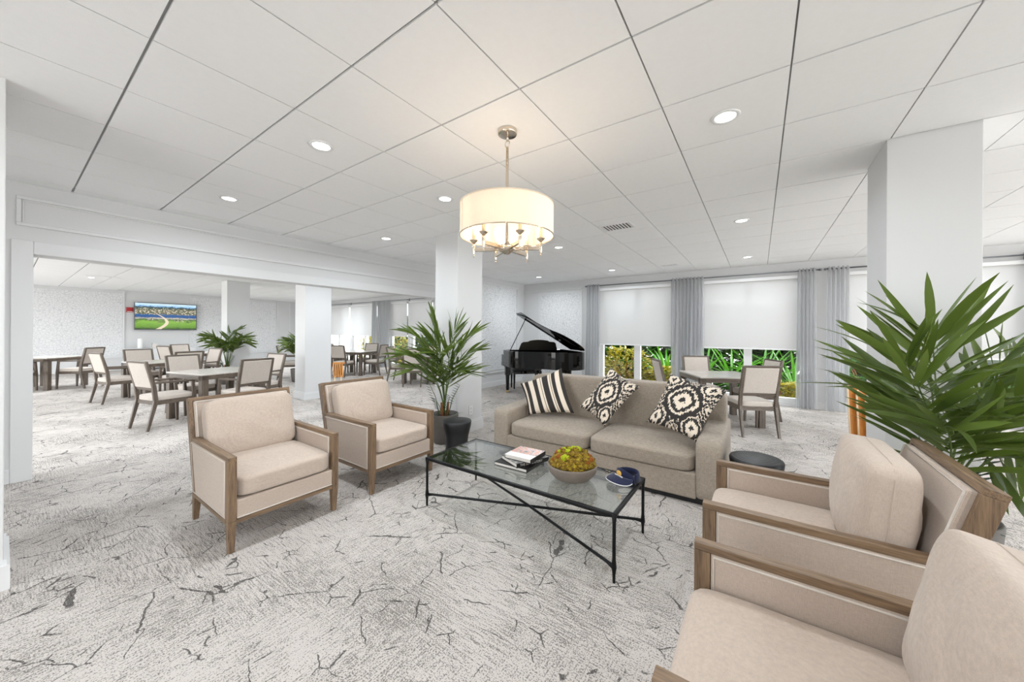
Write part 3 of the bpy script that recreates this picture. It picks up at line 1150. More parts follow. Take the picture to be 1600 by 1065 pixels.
# ------------------------------------------------------------------ sofa
sx0, sx1, sy0, sy1 = -2.485, -.225, 3.145, 4.13
so = empty('sofa', 'long taupe woven sofa with two seat cushions and three throw pillows', 'sofa', ((sx0 + sx1) / 2, (sy0 + sy1) / 2, 0))
SW, SD = (sx1 - sx0), (sy1 - sy0)
for s in (-1, 1):
    bm = BM()
    cushion(bm, .20, SD, .50, 12, .0, 12)
    for v in bm.verts:
        v.co.z += .29
        if v.co.z > .3:
            v.co.z += .035 * (v.co.y / SD + .5) - .02
    obj('arm', bm, 'sofa', so, True, (s * (SW / 2 - .10), 0, 0))
bm = BM()
box(bm, -SW / 2 + .19, SW / 2 - .19, -SD / 2 + .012, SD / 2 - .05, .045, .25)
obj('base', bm, 'sofa', so, bevel=.012)
bm = BM()
cushion(bm, SW - .06, .24, .80, 12, .0, 14)
for v in bm.verts:
    v.co.z += .455
    v.co.y += SD / 2 - .135 + (v.co.z - .4) * .06
obj('back', bm, 'sofa', so, True)
for s in (-1, 1):
    w = (SW - .40) / 2
    bm = BM()
    cushion(bm, w - .004, .74, .150, 8, .30, 14, seed=3 + s, wob=.003)
    o = obj('seat_cushion', bm, 'sofa', so, True, (s * w / 2, -SD / 2 + .372, .320))
    bm = BM()
    for zc in (.05, -.05):
        pts = []
        for k in range(65):
            a = 2 * PI * k / 64
            cx, sy = math.cos(a), math.sin(a)
            L = (abs(cx) ** 8 + abs(sy) ** 8) ** (1 / 8)
            pts.append(((w / 2 - .002) * cx / L * .992, .37 * sy / L * .992, zc))
        tube(bm, pts, .003, 5, False)
    obj('seam', bm, 'sofa', o, True)
boxo('plinth', -SW / 2 + .06, SW / 2 - .06, -SD / 2 + .05, SD / 2 - .05, 0, .05, 'black', so)

tag(pillow('throw_pillow', [(-2.208, 3.46, .426), (-1.672, 3.55, .53 - .03), (-1.97, 3.83, .955), (-2.432, 3.62, .75)], .15, 'stripe', (0, -1, .5)),
    'black and cream striped throw pillow leaning in the sofa corner', 'pillow', 'throw pillows on the sofa')
tag(pillow('throw_pillow', [(-1.266, 3.38, .455), (-1.014, 3.74, .832), (-1.364, 3.85, 1.0), (-1.589, 3.50, .591)], .15, 'ikat', (0, -1, .5)),
    'black and cream ikat throw pillow against the middle of the sofa back', 'pillow', 'throw pillows on the sofa')
tag(pillow('throw_pillow', [(-.432, 3.29, .475), (-.228, 3.70, .879), (-.738, 3.80, .98), (-.877, 3.45, .543)], .16, 'ikat', (0, -1, .5)),
    'black and cream ikat throw pillow resting on the sofa arm beside the linen armchair', 'pillow', 'throw pillows on the sofa')

# ------------------------------------------------------------------ coffee table
tx0, tx1, ty0, ty1, TZ = -2.185, -.66, 1.925, 2.515, .385
ct = empty('coffee_table', 'glass topped coffee table with black iron frame and crossed stretchers', 'coffee table', ((tx0 + tx1) / 2, (ty0 + ty1) / 2, 0))
hx, hy = (tx1 - tx0) / 2, (ty1 - ty0) / 2
for sx_ in (-1, 1):
    for sy_ in (-1, 1):
        bm = BM()
        tube(bm, [(sx_ * hx, sy_ * hy, 0), (sx_ * hx, sy_ * hy, .05), (sx_ * hx, sy_ * hy, .085), (sx_ * hx, sy_ * hy, .13), (sx_ * hx, sy_ * hy, .33), (sx_ * hx, sy_ * hy, TZ - .004)], [.008, .009, .015, .010, .010, .016], 10)
        obj('leg', bm, 'iron', ct, True)
for s in (-1, 1):
    bm = BM()
    bar(bm, (-hx - .012, s * hy, TZ - .012), (hx + .012, s * hy, TZ - .012), (.022, .024), (.022, .024), (0, 1, 0))
    obj('top_rail', bm, 'iron', ct, bevel=.006)
    bm = BM()
    bar(bm, (s * hx, -hy - .012, TZ - .012), (s * hx, hy + .012, TZ - .012), (.022, .024), (.022, .024), (1, 0, 0))
    obj('top_rail', bm, 'iron', ct, bevel=.006)
    bm = BM()
    p, q = Vector((-hx, s * hy, .085)), Vector((hx, -s * hy, .085))
    off = Vector((0, 0, .004 * s))
    tube(bm, [p, p.lerp(q, .03) + Vector((0, 0, .006)), p.lerp(q, .5) + Vector((0, 0, .012)) + off, p.lerp(q, .97) + Vector((0, 0, .006)), q], [.014, .0095, .0095, .0095, .014], 10)
    obj('stretcher', bm, 'iron', ct, True)
boxo('glass_top', -hx + .011, hx - .011, -hy + .011, hy - .011, TZ - .010, TZ - .001, 'table_glass', ct)

# text on book spines
def text_mesh(body, size, mat, name, parent, mw):
    cu = bpy.data.curves.new('lettering', 'FONT')
    cu.body = body
    cu.size = size
    cu.extrude = 0
    tmp = bpy.data.objects.new('lettering_tmp', cu)
    COL.objects.link(tmp)
    dg = bpy.context.evaluated_depsgraph_get()
    dg.update()
    me = bpy.data.meshes.new_from_object(tmp.evaluated_get(dg))
    bpy.data.objects.remove(tmp, do_unlink=True)
    me.materials.clear()
    me.materials.append(M[mat])
    o = bpy.data.objects.new(name, me)
    link(o, parent)
    o.matrix_local = mw
    return o

def book(label, cx, cy, z0, w, d, h, rz, cover, spine):
    """w along local x (page front edge at -y, spine at +x)"""
    e = empty('book', label, 'book', (cx, cy, z0), rz, 'coffee table books')
    bm = BM()
    uvl = bm.loops.layers.uv.new('uv')
    box(bm, -w / 2, w / 2, -d / 2, d / 2, h - .004, h)
    for f in bm.faces:
        for lp in f.loops:
            lp[uvl].uv = (lp.vert.co.x / w + .5, lp.vert.co.y / d + .5)
    obj('front_cover', bm, cover, e)
    boxo('rear_cover', -w / 2, w / 2, -d / 2, d / 2, 0, .004, spine, e)
    boxo('spine', w / 2 - .003, w / 2 + .001, -d / 2, d / 2, .0, h, spine, e)
    boxo('page_block', -w / 2 + .004, w / 2 - .003, -d / 2 + .004, d / 2 - .004, .004, h - .004, 'paper', e)
    return e
zt = TZ
book('lowest coffee table book with black spine, under the other two', -1.505, 2.235, zt, .285, .255, .026, .02, 'black', 'black')
b2 = book('middle coffee table book with white lettering on its black spine', -1.475, 2.265, zt + .0262, .225, .285, .030, -.42, 'jacket_grey', 'black')
text_mesh('THE BEN & STORY', .024, 'paper', 'spine_lettering', b2,
          Matrix.Translation((.1125 + .0014, -.115, .008)) @ Matrix(((0, 0, 1, 0), (1, 0, 0, 0), (0, 1, 0, 0), (0, 0, 0, 1))))
book('top coffee table book with white and reddish photo jacket', -1.465, 2.255, zt + .0565, .225, .225, .030, .03, 'jacket', 'black')

# concrete bowl with moss
bw = empty('moss_bowl', 'round concrete bowl filled with preserved yellow moss on the coffee table', 'bowl', (-1.055, 2.215, TZ))
bm = BM()
lathe(bm, [(0, 0), (.085, 0), (.125, .018), (.158, .055), (.170, .095), (.168, .108), (.160, .108), (.160, .095), (.145, .06), (0, .045)], 40)
obj('bowl', bm, 'bowl', bw, True)
rnd = random.Random(4)
def blob(r, flat, seed, det=2):
    b = BM()
    bmesh.ops.create_icosphere(b, subdivisions=det, radius=r)
    q = random.Random(seed)
    for v in b.verts:
        v.co *= 1 + q.uniform(-.28, .22)
        v.co.z *= flat
    return b
bm = BM()
bmesh.ops.create_icosphere(bm, subdivisions=4, radius=1)
for v in bm.verts:
    n3 = v.co.normalized()
    k = 1 + .05 * math.sin(n3.x * 13 + 1) * math.sin(n3.y * 11) + .03 * math.sin(n3.x * 29 + n3.y * 23) + rnd.uniform(-.035, .035)
    rx = .155 if n3.z > 0 else .120
    v.co = Vector((n3.x * rx * k, n3.y * rx * k, .095 + max(n3.z, -.2) * .100 * k))
obj('moss_mound', bm, 'moss', bw, True)
for k in range(40):
    a, rr = rnd.uniform(0, 2 * PI), math.sqrt(rnd.uniform(.02, .9))
    r3 = .138 * rr
    hgt = .100 + .096 * math.sqrt(max(0, 1 - rr * rr))
    b = blob(rnd.uniform(.015, .027), .8, k, 3)
    low = rr > .72
    o = obj('moss_tuft', b, 'moss_orange' if low and rnd.random() < .7 else ('moss_lime' if not low and rnd.random() < .4 else 'moss'), bw, True,
            (r3 * math.cos(a), r3 * math.sin(a), hgt))

# visor
vs = empty('sun_visor', 'navy blue sun visor with white edging and gold emblem on the coffee table', 'visor', (-.725, 2.385, TZ), -.50)
bm = BM()
gv = {}
NB, NR = 16, 5
for i in range(NB + 1):
    a = PI * (1.12 + .76 * i / NB)
    for j in range(NR + 1):
        r0, r1 = .080, .080 + .075 * math.sin(PI * i / NB) ** .6
        r = r0 + (r1 - r0) * j / NR
        x, y = r * math.cos(a), r * math.sin(a)
        z = .052 - .75 * (x * x) * 6 * .35 - (r - r0) * .30
        for s, dz in ((0, 0), (1, .004)):
            gv[i, j, s] = bm.verts.new((x, y, max(z, .004) + dz))
for s in (0, 1):
    for i in range(NB):
        for j in range(NR):
            bm.faces.new((gv[i, j, s], gv[i + 1, j, s], gv[i + 1, j + 1, s], gv[i, j + 1, s]))
for i in range(NB):
    for j in (0, NR):
        bm.faces.new((gv[i, j, 0], gv[i + 1, j, 0], gv[i + 1, j, 1], gv[i, j, 1]))
br = obj('brim', bm, 'navy', vs, True)
bm = BM()
pts = []
for i in range(1, NB):
    a = PI * (1.12 + .76 * i / NB)
    r = .081 + .075 * math.sin(PI * i / NB) ** .6
    x, y = r * math.cos(a), r * math.sin(a)
    pts.append((x, y, max(.052 - .75 * x * x * 6 * .35 - (r - .08) * .30, .004) + .002))
tube(bm, pts, .0028, 6)
obj('edging', bm, 'white_cloth', br, True)
def band(a0_, a1_, r, h0, h1, mat, name, lean=.0, seg=20):
    b = BM()
    g2 = []
    for i in range(seg + 1):
        a = a0_ + (a1_ - a0_) * i / seg
        c, s = math.cos(a), math.sin(a)
        hh = h0 if isinstance(h0, float) else h0(i / seg)
        ht = h1 if isinstance(h1, float) else h1(i / seg)
        g2.append([b.verts.new((r * c, r * s, hh)), b.verts.new(((r + .004) * c, (r + .004) * s, hh)),
                   b.verts.new(((r + .004 - lean) * c, (r + .004 - lean) * s, ht)), b.verts.new(((r - lean) * c, (r - lean) * s, ht))])
    for i in range(seg):
        for k in range(4):
            m = (k + 1) % 4
            b.faces.new((g2[i][k], g2[i][m], g2[i + 1][m], g2[i + 1][k]))
    b.faces.new(g2[0])
    b.faces.new(g2[-1][::-1])
    return obj(name, b, mat, vs, True)
band(PI * 1.05, PI * 1.95, .078, lambda f: .01 + .04 * math.sin(PI * f), lambda f: .058 + .044 * math.sin(PI * f), 'navy', 'crown_band', .012)
band(-PI * .05, PI * 1.05, .078, .018, .072, 'navy', 'strap', .010)
bm = BM()
bmesh.ops.create_uvsphere(bm, u_segments=12, v_segments=8, radius=.018)
for v in bm.verts:
    v.co.x *= 1.3
    v.co.y *= .3
obj('emblem', bm, 'emblem', vs, True, (.0, -.080, .072))
bm = BM()
bar(bm, (-.035, -.083, .056), (.035, -.083, .056), (.004, .006), (.004, .006), (0, 1, 0))
obj('emblem_border', bm, 'white_cloth', vs)

# ------------------------------------------------------------------ black hourglass stools
def stool(label, loc, r, h):
    e = empty('side_stool', label, 'stool', loc, 0, 'black hourglass stools')
    bm = BM()
    lathe(bm, [(0, 0), (r * .95, 0), (r, .012), (r * .98, .05 * h / .45), (r * .80, .14 * h / .45), (r * .74, .20 * h / .45), (r * .80, .29 * h / .45), (r * .97, .39 * h / .45), (r, h - .015), (r * .97, h - .003), (r * .93, h - .003)], 40)
    obj('body', bm, 'stool', e, True)
    bm = BM()
    lathe(bm, [(r * .93, h - .012), (r * .93, h - .002), (r * .90, h), (0, h)], 40)
    obj('ringed_top', bm, 'stool', e, True)
stool('black hourglass stool between the linen armchair and the palm', (-2.645, 2.735, 0), .152, .45)
stool('black stool with ringed wood top tucked behind the sofa arm', (-.015, 3.25, 0), .178, .44)

# ------------------------------------------------------------------ dining tables and chairs
def dining_table(label, cx, cy, rz):
    e = empty('dining_table', label, 'table', (cx, cy, 0), rz, 'square grey dining tables')
    H, h = .735, .455
    boxo('tabletop', -h, h, -h, h, H - .022, H, 'tabletop', e, .003)
    bm = BM()
    for a, b, c, d in ((-h, h, -h, -h + .025), (-h, h, h - .025, h), (-h, -h + .025, -h + .025, h - .025), (h - .025, h, -h + .025, h - .025)):
        box(bm, a, b, c, d, H - .085, H - .022)
    obj('apron', bm, 'ash_x', e)
    for sx_ in (-1, 1):
        for sy_ in (-1, 1):
            x, y = sx_ * (h - .043), sy_ * (h - .043)
            boxo('leg', x - .043, x + .043, y - .043, y + .043, 0, H - .022, 'ash_z', e, .003)
    return e

PROTO = {}
def dining_chair(label, loc, rz, arms=True):
    key = 'a' if arms else 'n'
    if key in PROTO:
        e = copy_tree(PROTO[key])
        e.location = loc
        e.rotation_euler = (0, 0, rz)
        e['label'] = label
        return e
    e = empty('dining_chair', label, 'chair', loc, rz, 'upholstered dining chairs')
    PROTO[key] = e
    W = .245
    for s in (-1, 1):
        y = s * (W - .02)
        bm = BM()
        bar(bm, (-.300, y, 0), (-.215, y, .40), (.030, .028), (.048, .038), (1, 0, 0))
        obj('leg', bm, 'ash_z', e, bevel=.003)
        bm = BM()
        bar(bm, (-.215, y, .395), (-.235, y, .60), (.048, .038), (.044, .038), (1, 0, 0))
        bar(bm, (-.235, y, .60), (-.320, y, .955), (.044, .038), (.030, .036), (1, 0, 0))
        obj('back_post', bm, 'ash_z', e, bevel=.003)
        top = .63 if arms else .41
        bm = BM()
        bar(bm, (.235, y, 0), (.225, y, .40), (.028, .028), (.042, .038), (1, 0, 0))
        if arms:
            bar(bm, (.225, y, .40), (.205, y, top), (.040, .036), (.034, .034), (1, 0, 0))
        obj('leg', bm, 'ash_z', e, bevel=.003)
        if arms:
            bm = BM()
            bar(bm, (.222, y, .642), (-.250, y, .655), (.040, .028), (.036, .028), (0, 1, 0))
            obj('armrest', bm, 'ash_x', e, bevel=.005)
    bm = BM()
    box(bm, -.225, .235, -W + .02, -W + .045, .345, .405)
    box(bm, -.225, .235, W - .045, W - .02, .345, .405)
    box(bm, .21, .235, -W + .045, W - .045, .345, .405)
    box(bm, -.225, -.20, -W + .045, W - .045, .345, .405)
    obj('seat_rail', bm, 'ash_y', e, bevel=.002)
    bm = BM()
    cushion(bm, .47, 2 * W - .055, .085, 8, .30, 8)
    obj('seat', bm, 'dining_fabric', e, True, (.008, 0, .430))
    d = Vector((-.320 + .235, 0, .955 - .60)).normalized()
    for z, w in ((.945, .028), (.565, .034)):
        f = (z - .60) / .355
        x = -.235 - .085 * max(f, -.1)
        bm = BM()
        bar(bm, (x, -W + .03, z), (x, W - .03, z), (w, .030), (w, .030), d)
        obj('back_rail', bm, 'ash_y', e, bevel=.003)
    bm = BM()
    pa, pb = Vector((-.232, 0, .585)), Vector((-.314, 0, .932))
    bar(bm, pa, pb, (2 * W - .076, .040), (2 * W - .076, .040), (0, 1, 0))
    obj('backrest', bm, 'dining_fabric', e, bevel=.010)
    return e

def dining_set(cx, cy, deg, tlabel, clabels, arms=True, dist=.655, which=(0, 1, 2, 3), shift=None):
    rz = math.radians(deg)
    dining_table(tlabel, cx, cy, rz)
    for k in which:
        a = rz + (0, PI / 2, PI, -PI / 2)[k]          # +u, +v, -u, -v
        p = Vector((cx + dist * math.cos(a), cy + dist * math.sin(a), 0))
        if shift and k in shift:
            p += Vector(shift[k])
        dining_chair(clabels[k], p, a + PI, arms)

dining_set(-.53, 6.48, 28, 'square grey dining table by the window behind the sofa',
           ['armless dining chair at the window table, on the grey curtain side', 'armless dining chair at the window table, back against the sheer curtain',
            'armless dining chair at the window table, nearest the piano', 'armless dining chair at the window table with its back to the sofa arm'], False, shift={0: (-.13, .17, 0), 3: (.11, .05, 0)})
dining_set(-7.30, 2.0, 13.5, 'square grey dining table just inside the cased opening, behind the linen armchair',
           ['dining chair with arms behind the linen armchair, its back turned to it', 'dining chair with arms at the table inside the opening, near the pillar',
            'dining chair with arms at the table inside the opening, facing the lounge', 'dining chair with arms inside the opening, side on by the jamb'])
dining_set(-10.43, 1.93, 13, 'square grey dining table in the second row inside the dining room',
           ['dining chair with arms at the second row table, back to the first table', 'dining chair with arms at the second row table, by the television wall palm',
            'dining chair with arms at the second row table, facing the lounge', 'dining chair with arms at the second row table, pulled out into the aisle'])
dining_set(-13.9, .59, 45, 'square grey dining table standing cornerwise before the papered wall',
           ['dining chair with arms at the cornerwise table, turned away from the television', 'dining chair with arms at the cornerwise table, against the papered wall',
            'dining chair with arms at the cornerwise table, on the hidden side', 'dining chair with arms at the cornerwise table, beside the door jamb'], which=(0, 2, 3))
dining_set(-13.45, 3.35, 20, 'square grey dining table right in front of the television',
           ['dining chair with arms before the television table, back to the lounge', 'dining chair with arms at the television table, by the farther palm',
            'dining chair with arms at the television table, under the screen', 'dining chair with arms at the television table, by the aisle'])
dining_set(-10.72, 6.45, 27, 'square grey dining table by the far windows behind the first pillar',
           ['dining chair with arms by the far windows, before the grey curtain pair', 'dining chair with arms by the far windows, back to the glass',
            'dining chair with arms by the far windows, on the television side', 'dining chair with arms by the far windows, half behind the pillar'])
dining_set(-7.59, 6.56, 31, 'square grey dining table behind the palm pillar in the far room',
           ['dining chair with arms behind the palm pillar, by the wall', 'dining chair with arms behind the palm pillar, back to the window',
            'dining chair with arms beside the far curtain, sideways behind the palm', 'dining chair with arms behind the palm leaves, back to the lounge'])
dining_set(4.1, 6.3, 20, 'square grey dining table beyond the wide pillar',
           ['armless dining chair beyond the wide pillar, on the open side', 'armless dining chair beyond the wide pillar, back to the window',
            'armless dining chair beyond the wide pillar, turned to the pillar', 'armless dining chair beyond the wide pillar, back to the armchairs'], False)
dining_chair('dining chair with arms alone beside the pillar with the farthest palm', (-11.25, 4.75, 0), 1.1)

# ------------------------------------------------------------------ honey plywood stacks (seen beside two pillars)
def ply_stack(label, loc, rz, n=4):
    e = empty('plywood_stack', label, 'folding screen', loc, rz, 'honey coloured plywood panels')
    for k in range(n):
        # each panel: rounded-top sheet, leaning and nested behind the other
        bm = BM()
        w, h, r = .44 - .05 * k, .74 - .055 * k, .07
        out = [(-w / 2, 0), (w / 2, 0)]
        for a in range(0, 91, 15):
            out.append((w / 2 - r + r * math.cos(math.radians(a)), h - r + r * math.sin(math.radians(a))))
        for a in range(90, 181, 15):
            out.append((-w / 2 + r + r * math.cos(math.radians(a)), h - r + r * math.sin(math.radians(a))))
        for sgn, th in ((1, 0), (-1, .014)):
            pass
        f = [bm.verts.new((x, 0, z)) for x, z in out]
        b = [bm.verts.new((x, .014, z)) for x, z in out]
        bm.faces.new(f)
        bm.faces.new(b[::-1])
        for i in range(len(out)):
            j = (i + 1) % len(out)
            bm.faces.new((f[i], f[j], b[j], b[i]))
        p = obj('panel', bm, 'orange', e, False, (.035 * k, -.055 * k, .02))
        p.rotation_euler = (-.10 + .01 * k, 0, 0)
        bm = BM()
        tube(bm, [(x, -.004, z) for x, z in out[1:]] + [(-w / 2, -.004, 0)], .010, 6)
        obj('pale_edge', bm, 'orange_edge', p, True)
    bm = BM()
    box(bm, -.2, .24, -.2, .03, 0, .03)
    obj('foot', bm, 'orange', e, bevel=.004)
    return e
ply_stack('nested honey plywood panels with pale rounded edges behind the wide pillar', (1.17, 6.15, 0), .30)
e = empty('slatted_stand', 'folded honey wood stand with upright slats behind the dining room pillar', 'folding stand', (-9.62, 5.30, 0), .9)
for k in range(5):
    bm = BM()
    bar(bm, (-.13 + .055 * k, .0, .10), (-.16 + .055 * k, .05, .50), (.036, .02), (.036, .02), (1, 0, 0))
    obj('slat', bm, 'orange', e, bevel=.003)
for k in range(2):
    bm = BM()
    bar(bm, (-.11 + .16 * k, .0, 0), (-.11 + .16 * k, .02, .14), (.03, .03), (.03, .03), (1, 0, 0))
    obj('leg', bm, 'orange_edge', e)
boxo('crosspiece', -.17, .13, .035, .075, .47, .51, 'orange', e, .004)

# ------------------------------------------------------------------ grand piano
kc = Vector((-4.37, 7.08, 0))
ang = math.atan2(.76, .65)                       # local x = keyboard axis (treble at -x), local -y = tail
pn = empty('grand_piano', 'glossy black baby grand piano with raised lid in the papered corner', 'piano', kc, ang)
out = [(-.74, 0), (-.74, -.52)]
def bez(p0, p1, p2, p3, n=12):
    r = []
    for i in range(1, n + 1):
        f = i / n
        g = 1 - f
        r.append(tuple(g ** 3 * a + 3 * g * g * f * b + 3 * g * f * f * c + f ** 3 * d for a, b, c, d in zip(p0, p1, p2, p3)))
    return r
out += bez((-.74, -.52), (-.70, -.86), (-.30, -.86), (-.06, -1.12), 12)
out += bez((-.06, -1.12), (.08, -1.46), (.66, -1.56), (.735, -1.12), 12)
out += [(.74, -.6), (.74, 0)]
def prism(bm, o, z0, z1):
    a = [bm.verts.new((x, y, z0)) for x, y in o]
    b = [bm.verts.new((x, y, z1)) for x, y in o]
    bm.faces.new(a[::-1])
    bm.faces.new(b)
    n = len(o)
    for i in range(n):
        bm.faces.new((a[i], a[(i + 1) % n], b[(i + 1) % n], b[i]))
def inset(o, k):
    cx = sum(p[0] for p in o) / len(o)
    cy = sum(p[1] for p in o) / len(o)
    return [(cx + (x - cx) * k, cy + (y - cy) * k) for x, y in o]
# rim as a walled band
bm = BM()
inn = inset(out, .94)
n = len(out)
ro = [[bm.verts.new((x, y, z)) for x, y in o] for o, z in ((out, .62), (out, .975), (inn, .975), (inn, .62))]
for k in range(4):
    for i in range(n):
        j = (i + 1) % n
        bm.faces.new((ro[k][i], ro[k][j], ro[(k + 1) % 4][j], ro[(k + 1) % 4][i]))
obj('rim', bm, 'piano', pn, bevel=.006)
bm = BM()
prism(bm, inset(out, .945), .66, .80)
obj('soundboard', bm, 'piano', pn)
bm = BM()
prism(bm, [(x, y) for x, y in inset(out, .90) if y < -.25] , .83, .85)
obj('iron_plate', bm, 'gold', pn)
boxo('keybed', -.74, .74, -.06, .22, .60, .685, 'piano', pn, .006)
for s in (-1, 1):
    boxo('key_arm', s * .74 - (.06 if s > 0 else 0), s * .74 + (.06 if s < 0 else 0), -.02, .20, .685, .86, 'piano', pn, .012)
boxo('fallboard', -.68, .68, -.02, .0, .69, .86, 'piano', pn)
boxo('white_keys', -.675, .675, .02, .17, .69, .712, 'white', pn)
bm = BM()
for k in range(36):
    if k % 5 in (0, 1, 3, 4) or k % 7 == 2:
        x = -.66 + k * .0372
        box(bm, x - .006, x + .006, .02, .11, .712, .724)
obj('black_keys', bm, 'black', pn)
def pleg(x, y):
    bm = BM()
    bar(bm, (x, y, .06), (x, y, .40), (.055, .055), (.085, .085), (1, 0, 0))
    bar(bm, (x, y, .40), (x, y, .62), (.11, .11), (.12, .12), (1, 0, 0))
    lg = obj('leg', bm, 'piano', pn, bevel=.006)
    bm = BM()
    lathe(bm, [(0, 0), (.026, .004), (.03, .03), (.022, .06), (0, .06)], 12, x, y)
    obj('caster', bm, 'gold', lg, True)
pleg(-.66, -.08)
pleg(.66, -.08)
pleg(.34, -1.2)
bm = BM()
tube(bm, [(-.06, -.25, .62), (-.03, -.25, .12)], .013, 8)
tube(bm, [(.06, -.25, .62), (.03, -.25, .12)], .013, 8)
box(bm, -.09, .09, -.29, -.19, .10, .15)
ly = obj('pedal_lyre', bm, 'piano', pn)
for k in range(3):
    boxo('pedal', -.06 + .05 * k, -.035 + .05 * k, -.20, -.08, .085, .10, 'gold', ly)
# music desk
bm = BM()
o2 = []
for i in range(21):
    f = -1 + i / 10
    z = .20 + .035 * math.cos(f * PI) * .5 + (.018 if abs(f) < .55 else 0) - (.03 if abs(f) > .93 else 0)
    o2.append((f * .41, z))
o2 += [(.44, .06), (.46, 0), (-.46, 0), (-.44, .06)]
a = [bm.verts.new((x, -.30 - z * .25, .975 + z)) for x, z in o2]
b = [bm.verts.new((x, -.282 - z * .25, .975 + z)) for x, z in o2]
bm.faces.new(a)
bm.faces.new(b[::-1])
for i in range(len(o2)):
    j = (i + 1) % len(o2)
    bm.faces.new((a[i], a[j], b[j], b[i]))
obj('music_desk', bm, 'velvet', pn)
# lid hinged along the bass side
lidrot = math.radians(31)
def lidpt(x, y, t2=0):
    d2 = .74 - x
    return (.74 - d2 * math.cos(lidrot) - t2 * math.sin(lidrot) * 1, y, .985 + d2 * math.sin(lidrot) - t2 * math.cos(lidrot) * -1)
ol = [p for p in out if p[1] < -.42]
ol = [(-.745, -.42)] + ol[0:] + [(.74, -.42)]
bm = BM()
a = [bm.verts.new(lidpt(x, y, 0)) for x, y in ol]
b = [bm.verts.new(lidpt(x, y, .022)) for x, y in ol]
bm.faces.new(a)
bm.faces.new(b[::-1])
for i in range(len(ol)):
    j = (i + 1) % len(ol)
    bm.faces.new((a[i], a[j], b[j], b[i]))
lid = obj('lid', bm, 'piano', pn, bevel=.004)
bm = BM()
of = [(-.745, -.83), (.74, -.83), (.74, -.42), (-.745, -.42)]
a = [bm.verts.new(lidpt(x, y, .03)) for x, y in of]
b = [bm.verts.new(lidpt(x, y, .052)) for x, y in of]
bm.faces.new(a)
bm.faces.new(b[::-1])
for i in range(4):
    j = (i + 1) % 4
    bm.faces.new((a[i], a[j], b[j], b[i]))
obj('front_flap', bm, 'piano', pn, bevel=.004)
bm = BM()
for y in (-.55, -1.05):
    bar(bm, lidpt(.70, y, -.012), lidpt(-.60 if y > -.8 else -.05, y, -.012), (.03, .02), (.03, .02), (0, 1, 0))
obj('lid_batten', bm, 'piano', lid)
bm = BM()
tube(bm, [(-.70, -.46, .97), lidpt(-.56, -.52, 0)], .009, 8)
obj('lid_prop', bm, 'piano', pn, True)

bn = empty('piano_bench', 'black padded piano bench at the grand piano', 'bench', kc + Vector((-.76, .65, 0)) * .50 + Vector((.65, .76, 0)) * -.05, ang)
bm = BM()
cushion(bm, .74, .34, .08, 9, .25, 8)
obj('padded_seat', bm, 'velvet', bn, True, (0, 0, .47))
boxo('apron', -.36, .36, -.16, .16, .36, .43, 'piano', bn, .004)
for sx_ in (-1, 1):
    for sy_ in (-1, 1):
        bm = BM()
        bar(bm, (sx_ * .335, sy_ * .135, 0), (sx_ * .335, sy_ * .135, .37), (.032, .032), (.05, .05), (1, 0, 0))
        obj('leg', bm, 'piano', bn, bevel=.003)

# ------------------------------------------------------------------ television wall things
tv = empty('television', 'large wall television showing an aerial coastal golf course', 'television', (TVX + .055, 3.42, 1.865))
boxo('housing', 0, .05, -.82, .82, -.475, .475, 'tvbody', tv, .004)
bm = BM()
uvl = bm.loops.layers.uv.new('uv')
vv = [bm.verts.new(p) for p in ((.052, -.805, -.455), (.052, .805, -.455), (.052, .805, .46), (.052, -.805, .46))]
f = bm.faces.new(vv)
for lp, uv_ in zip(f.loops, ((0, 0), (1, 0), (1, 1), (0, 1))):
    lp[uvl].uv = uv_
obj('screen', bm, 'tvpic', tv)
bm = BM()
frame_rect(bm, 'x', .05, -.825, .825, -.48, .48, .014, .008)
obj('bezel', bm, 'rod', tv)
bm = BM()
box(bm, -.024, .0, -.3, .3, -.2, .2)
obj('wall_bracket', bm, 'tvbody', tv)
al = empty('fire_alarm', 'red fire alarm box on the wall beside the television', 'alarm', (TVX, 2.50, 2.07))
boxo('housing', 0, .05, -.075, .075, -.085, .085, 'red', al, .006)
boxo('sounder', .05, .056, -.055, .055, -.02, .065, 'red', al, .004)
boxo('label_strip', .05, .053, -.06, .06, -.07, -.05, 'white', al)
cn = empty('console_cabinet', 'low white console cabinet under the television', 'cabinet', (TVX + .26, 3.25, 0))
boxo('carcass', -.22, .22, -.9, .9, .06, .74, 'trim', cn, .004)
for k in range(4):
    dr = boxo('door', .22, .238, -.89 + .445 * k, -.455 + .445 * k, .08, .72, 'trim', cn, .004)
    bm = BM()
    lathe(bm, [(0, 0), (.012, 0), (.012, .02), (0, .02)], 10)
    kn = obj('knob', bm, 'rod', dr, True, (.238, -.5 + .445 * k, .45))
    kn.rotation_euler = (0, PI / 2, 0)
boxo('plinth', -.2, .2, -.85, .85, 0, .06, 'slot', cn)
bm = BM()
lathe(bm, [(0, 0), (.06, 0), (.068, .05), (.068, .30), (.058, .34), (.05, .34), (.05, .30), (0, .29)], 20)
tag(obj('vase', bm, 'white', None, True, (TVX + .28, 2.72, .74)), 'tall white cylindrical vase on the console under the television', 'vase')
pf = empty('photo_frame', 'small dark picture stand on the console beside the vase', 'frame', (TVX + .28, 3.02, .74))
bm = BM()
bar(bm, (0, 0, 0), (-.05, 0, .16), (.02, .014), (.02, .014), (0, 1, 0))
obj('easel', bm, 'black', pf)
boxo('picture', .0, .01, -.01, .12, .01, .15, 'paper', pf)

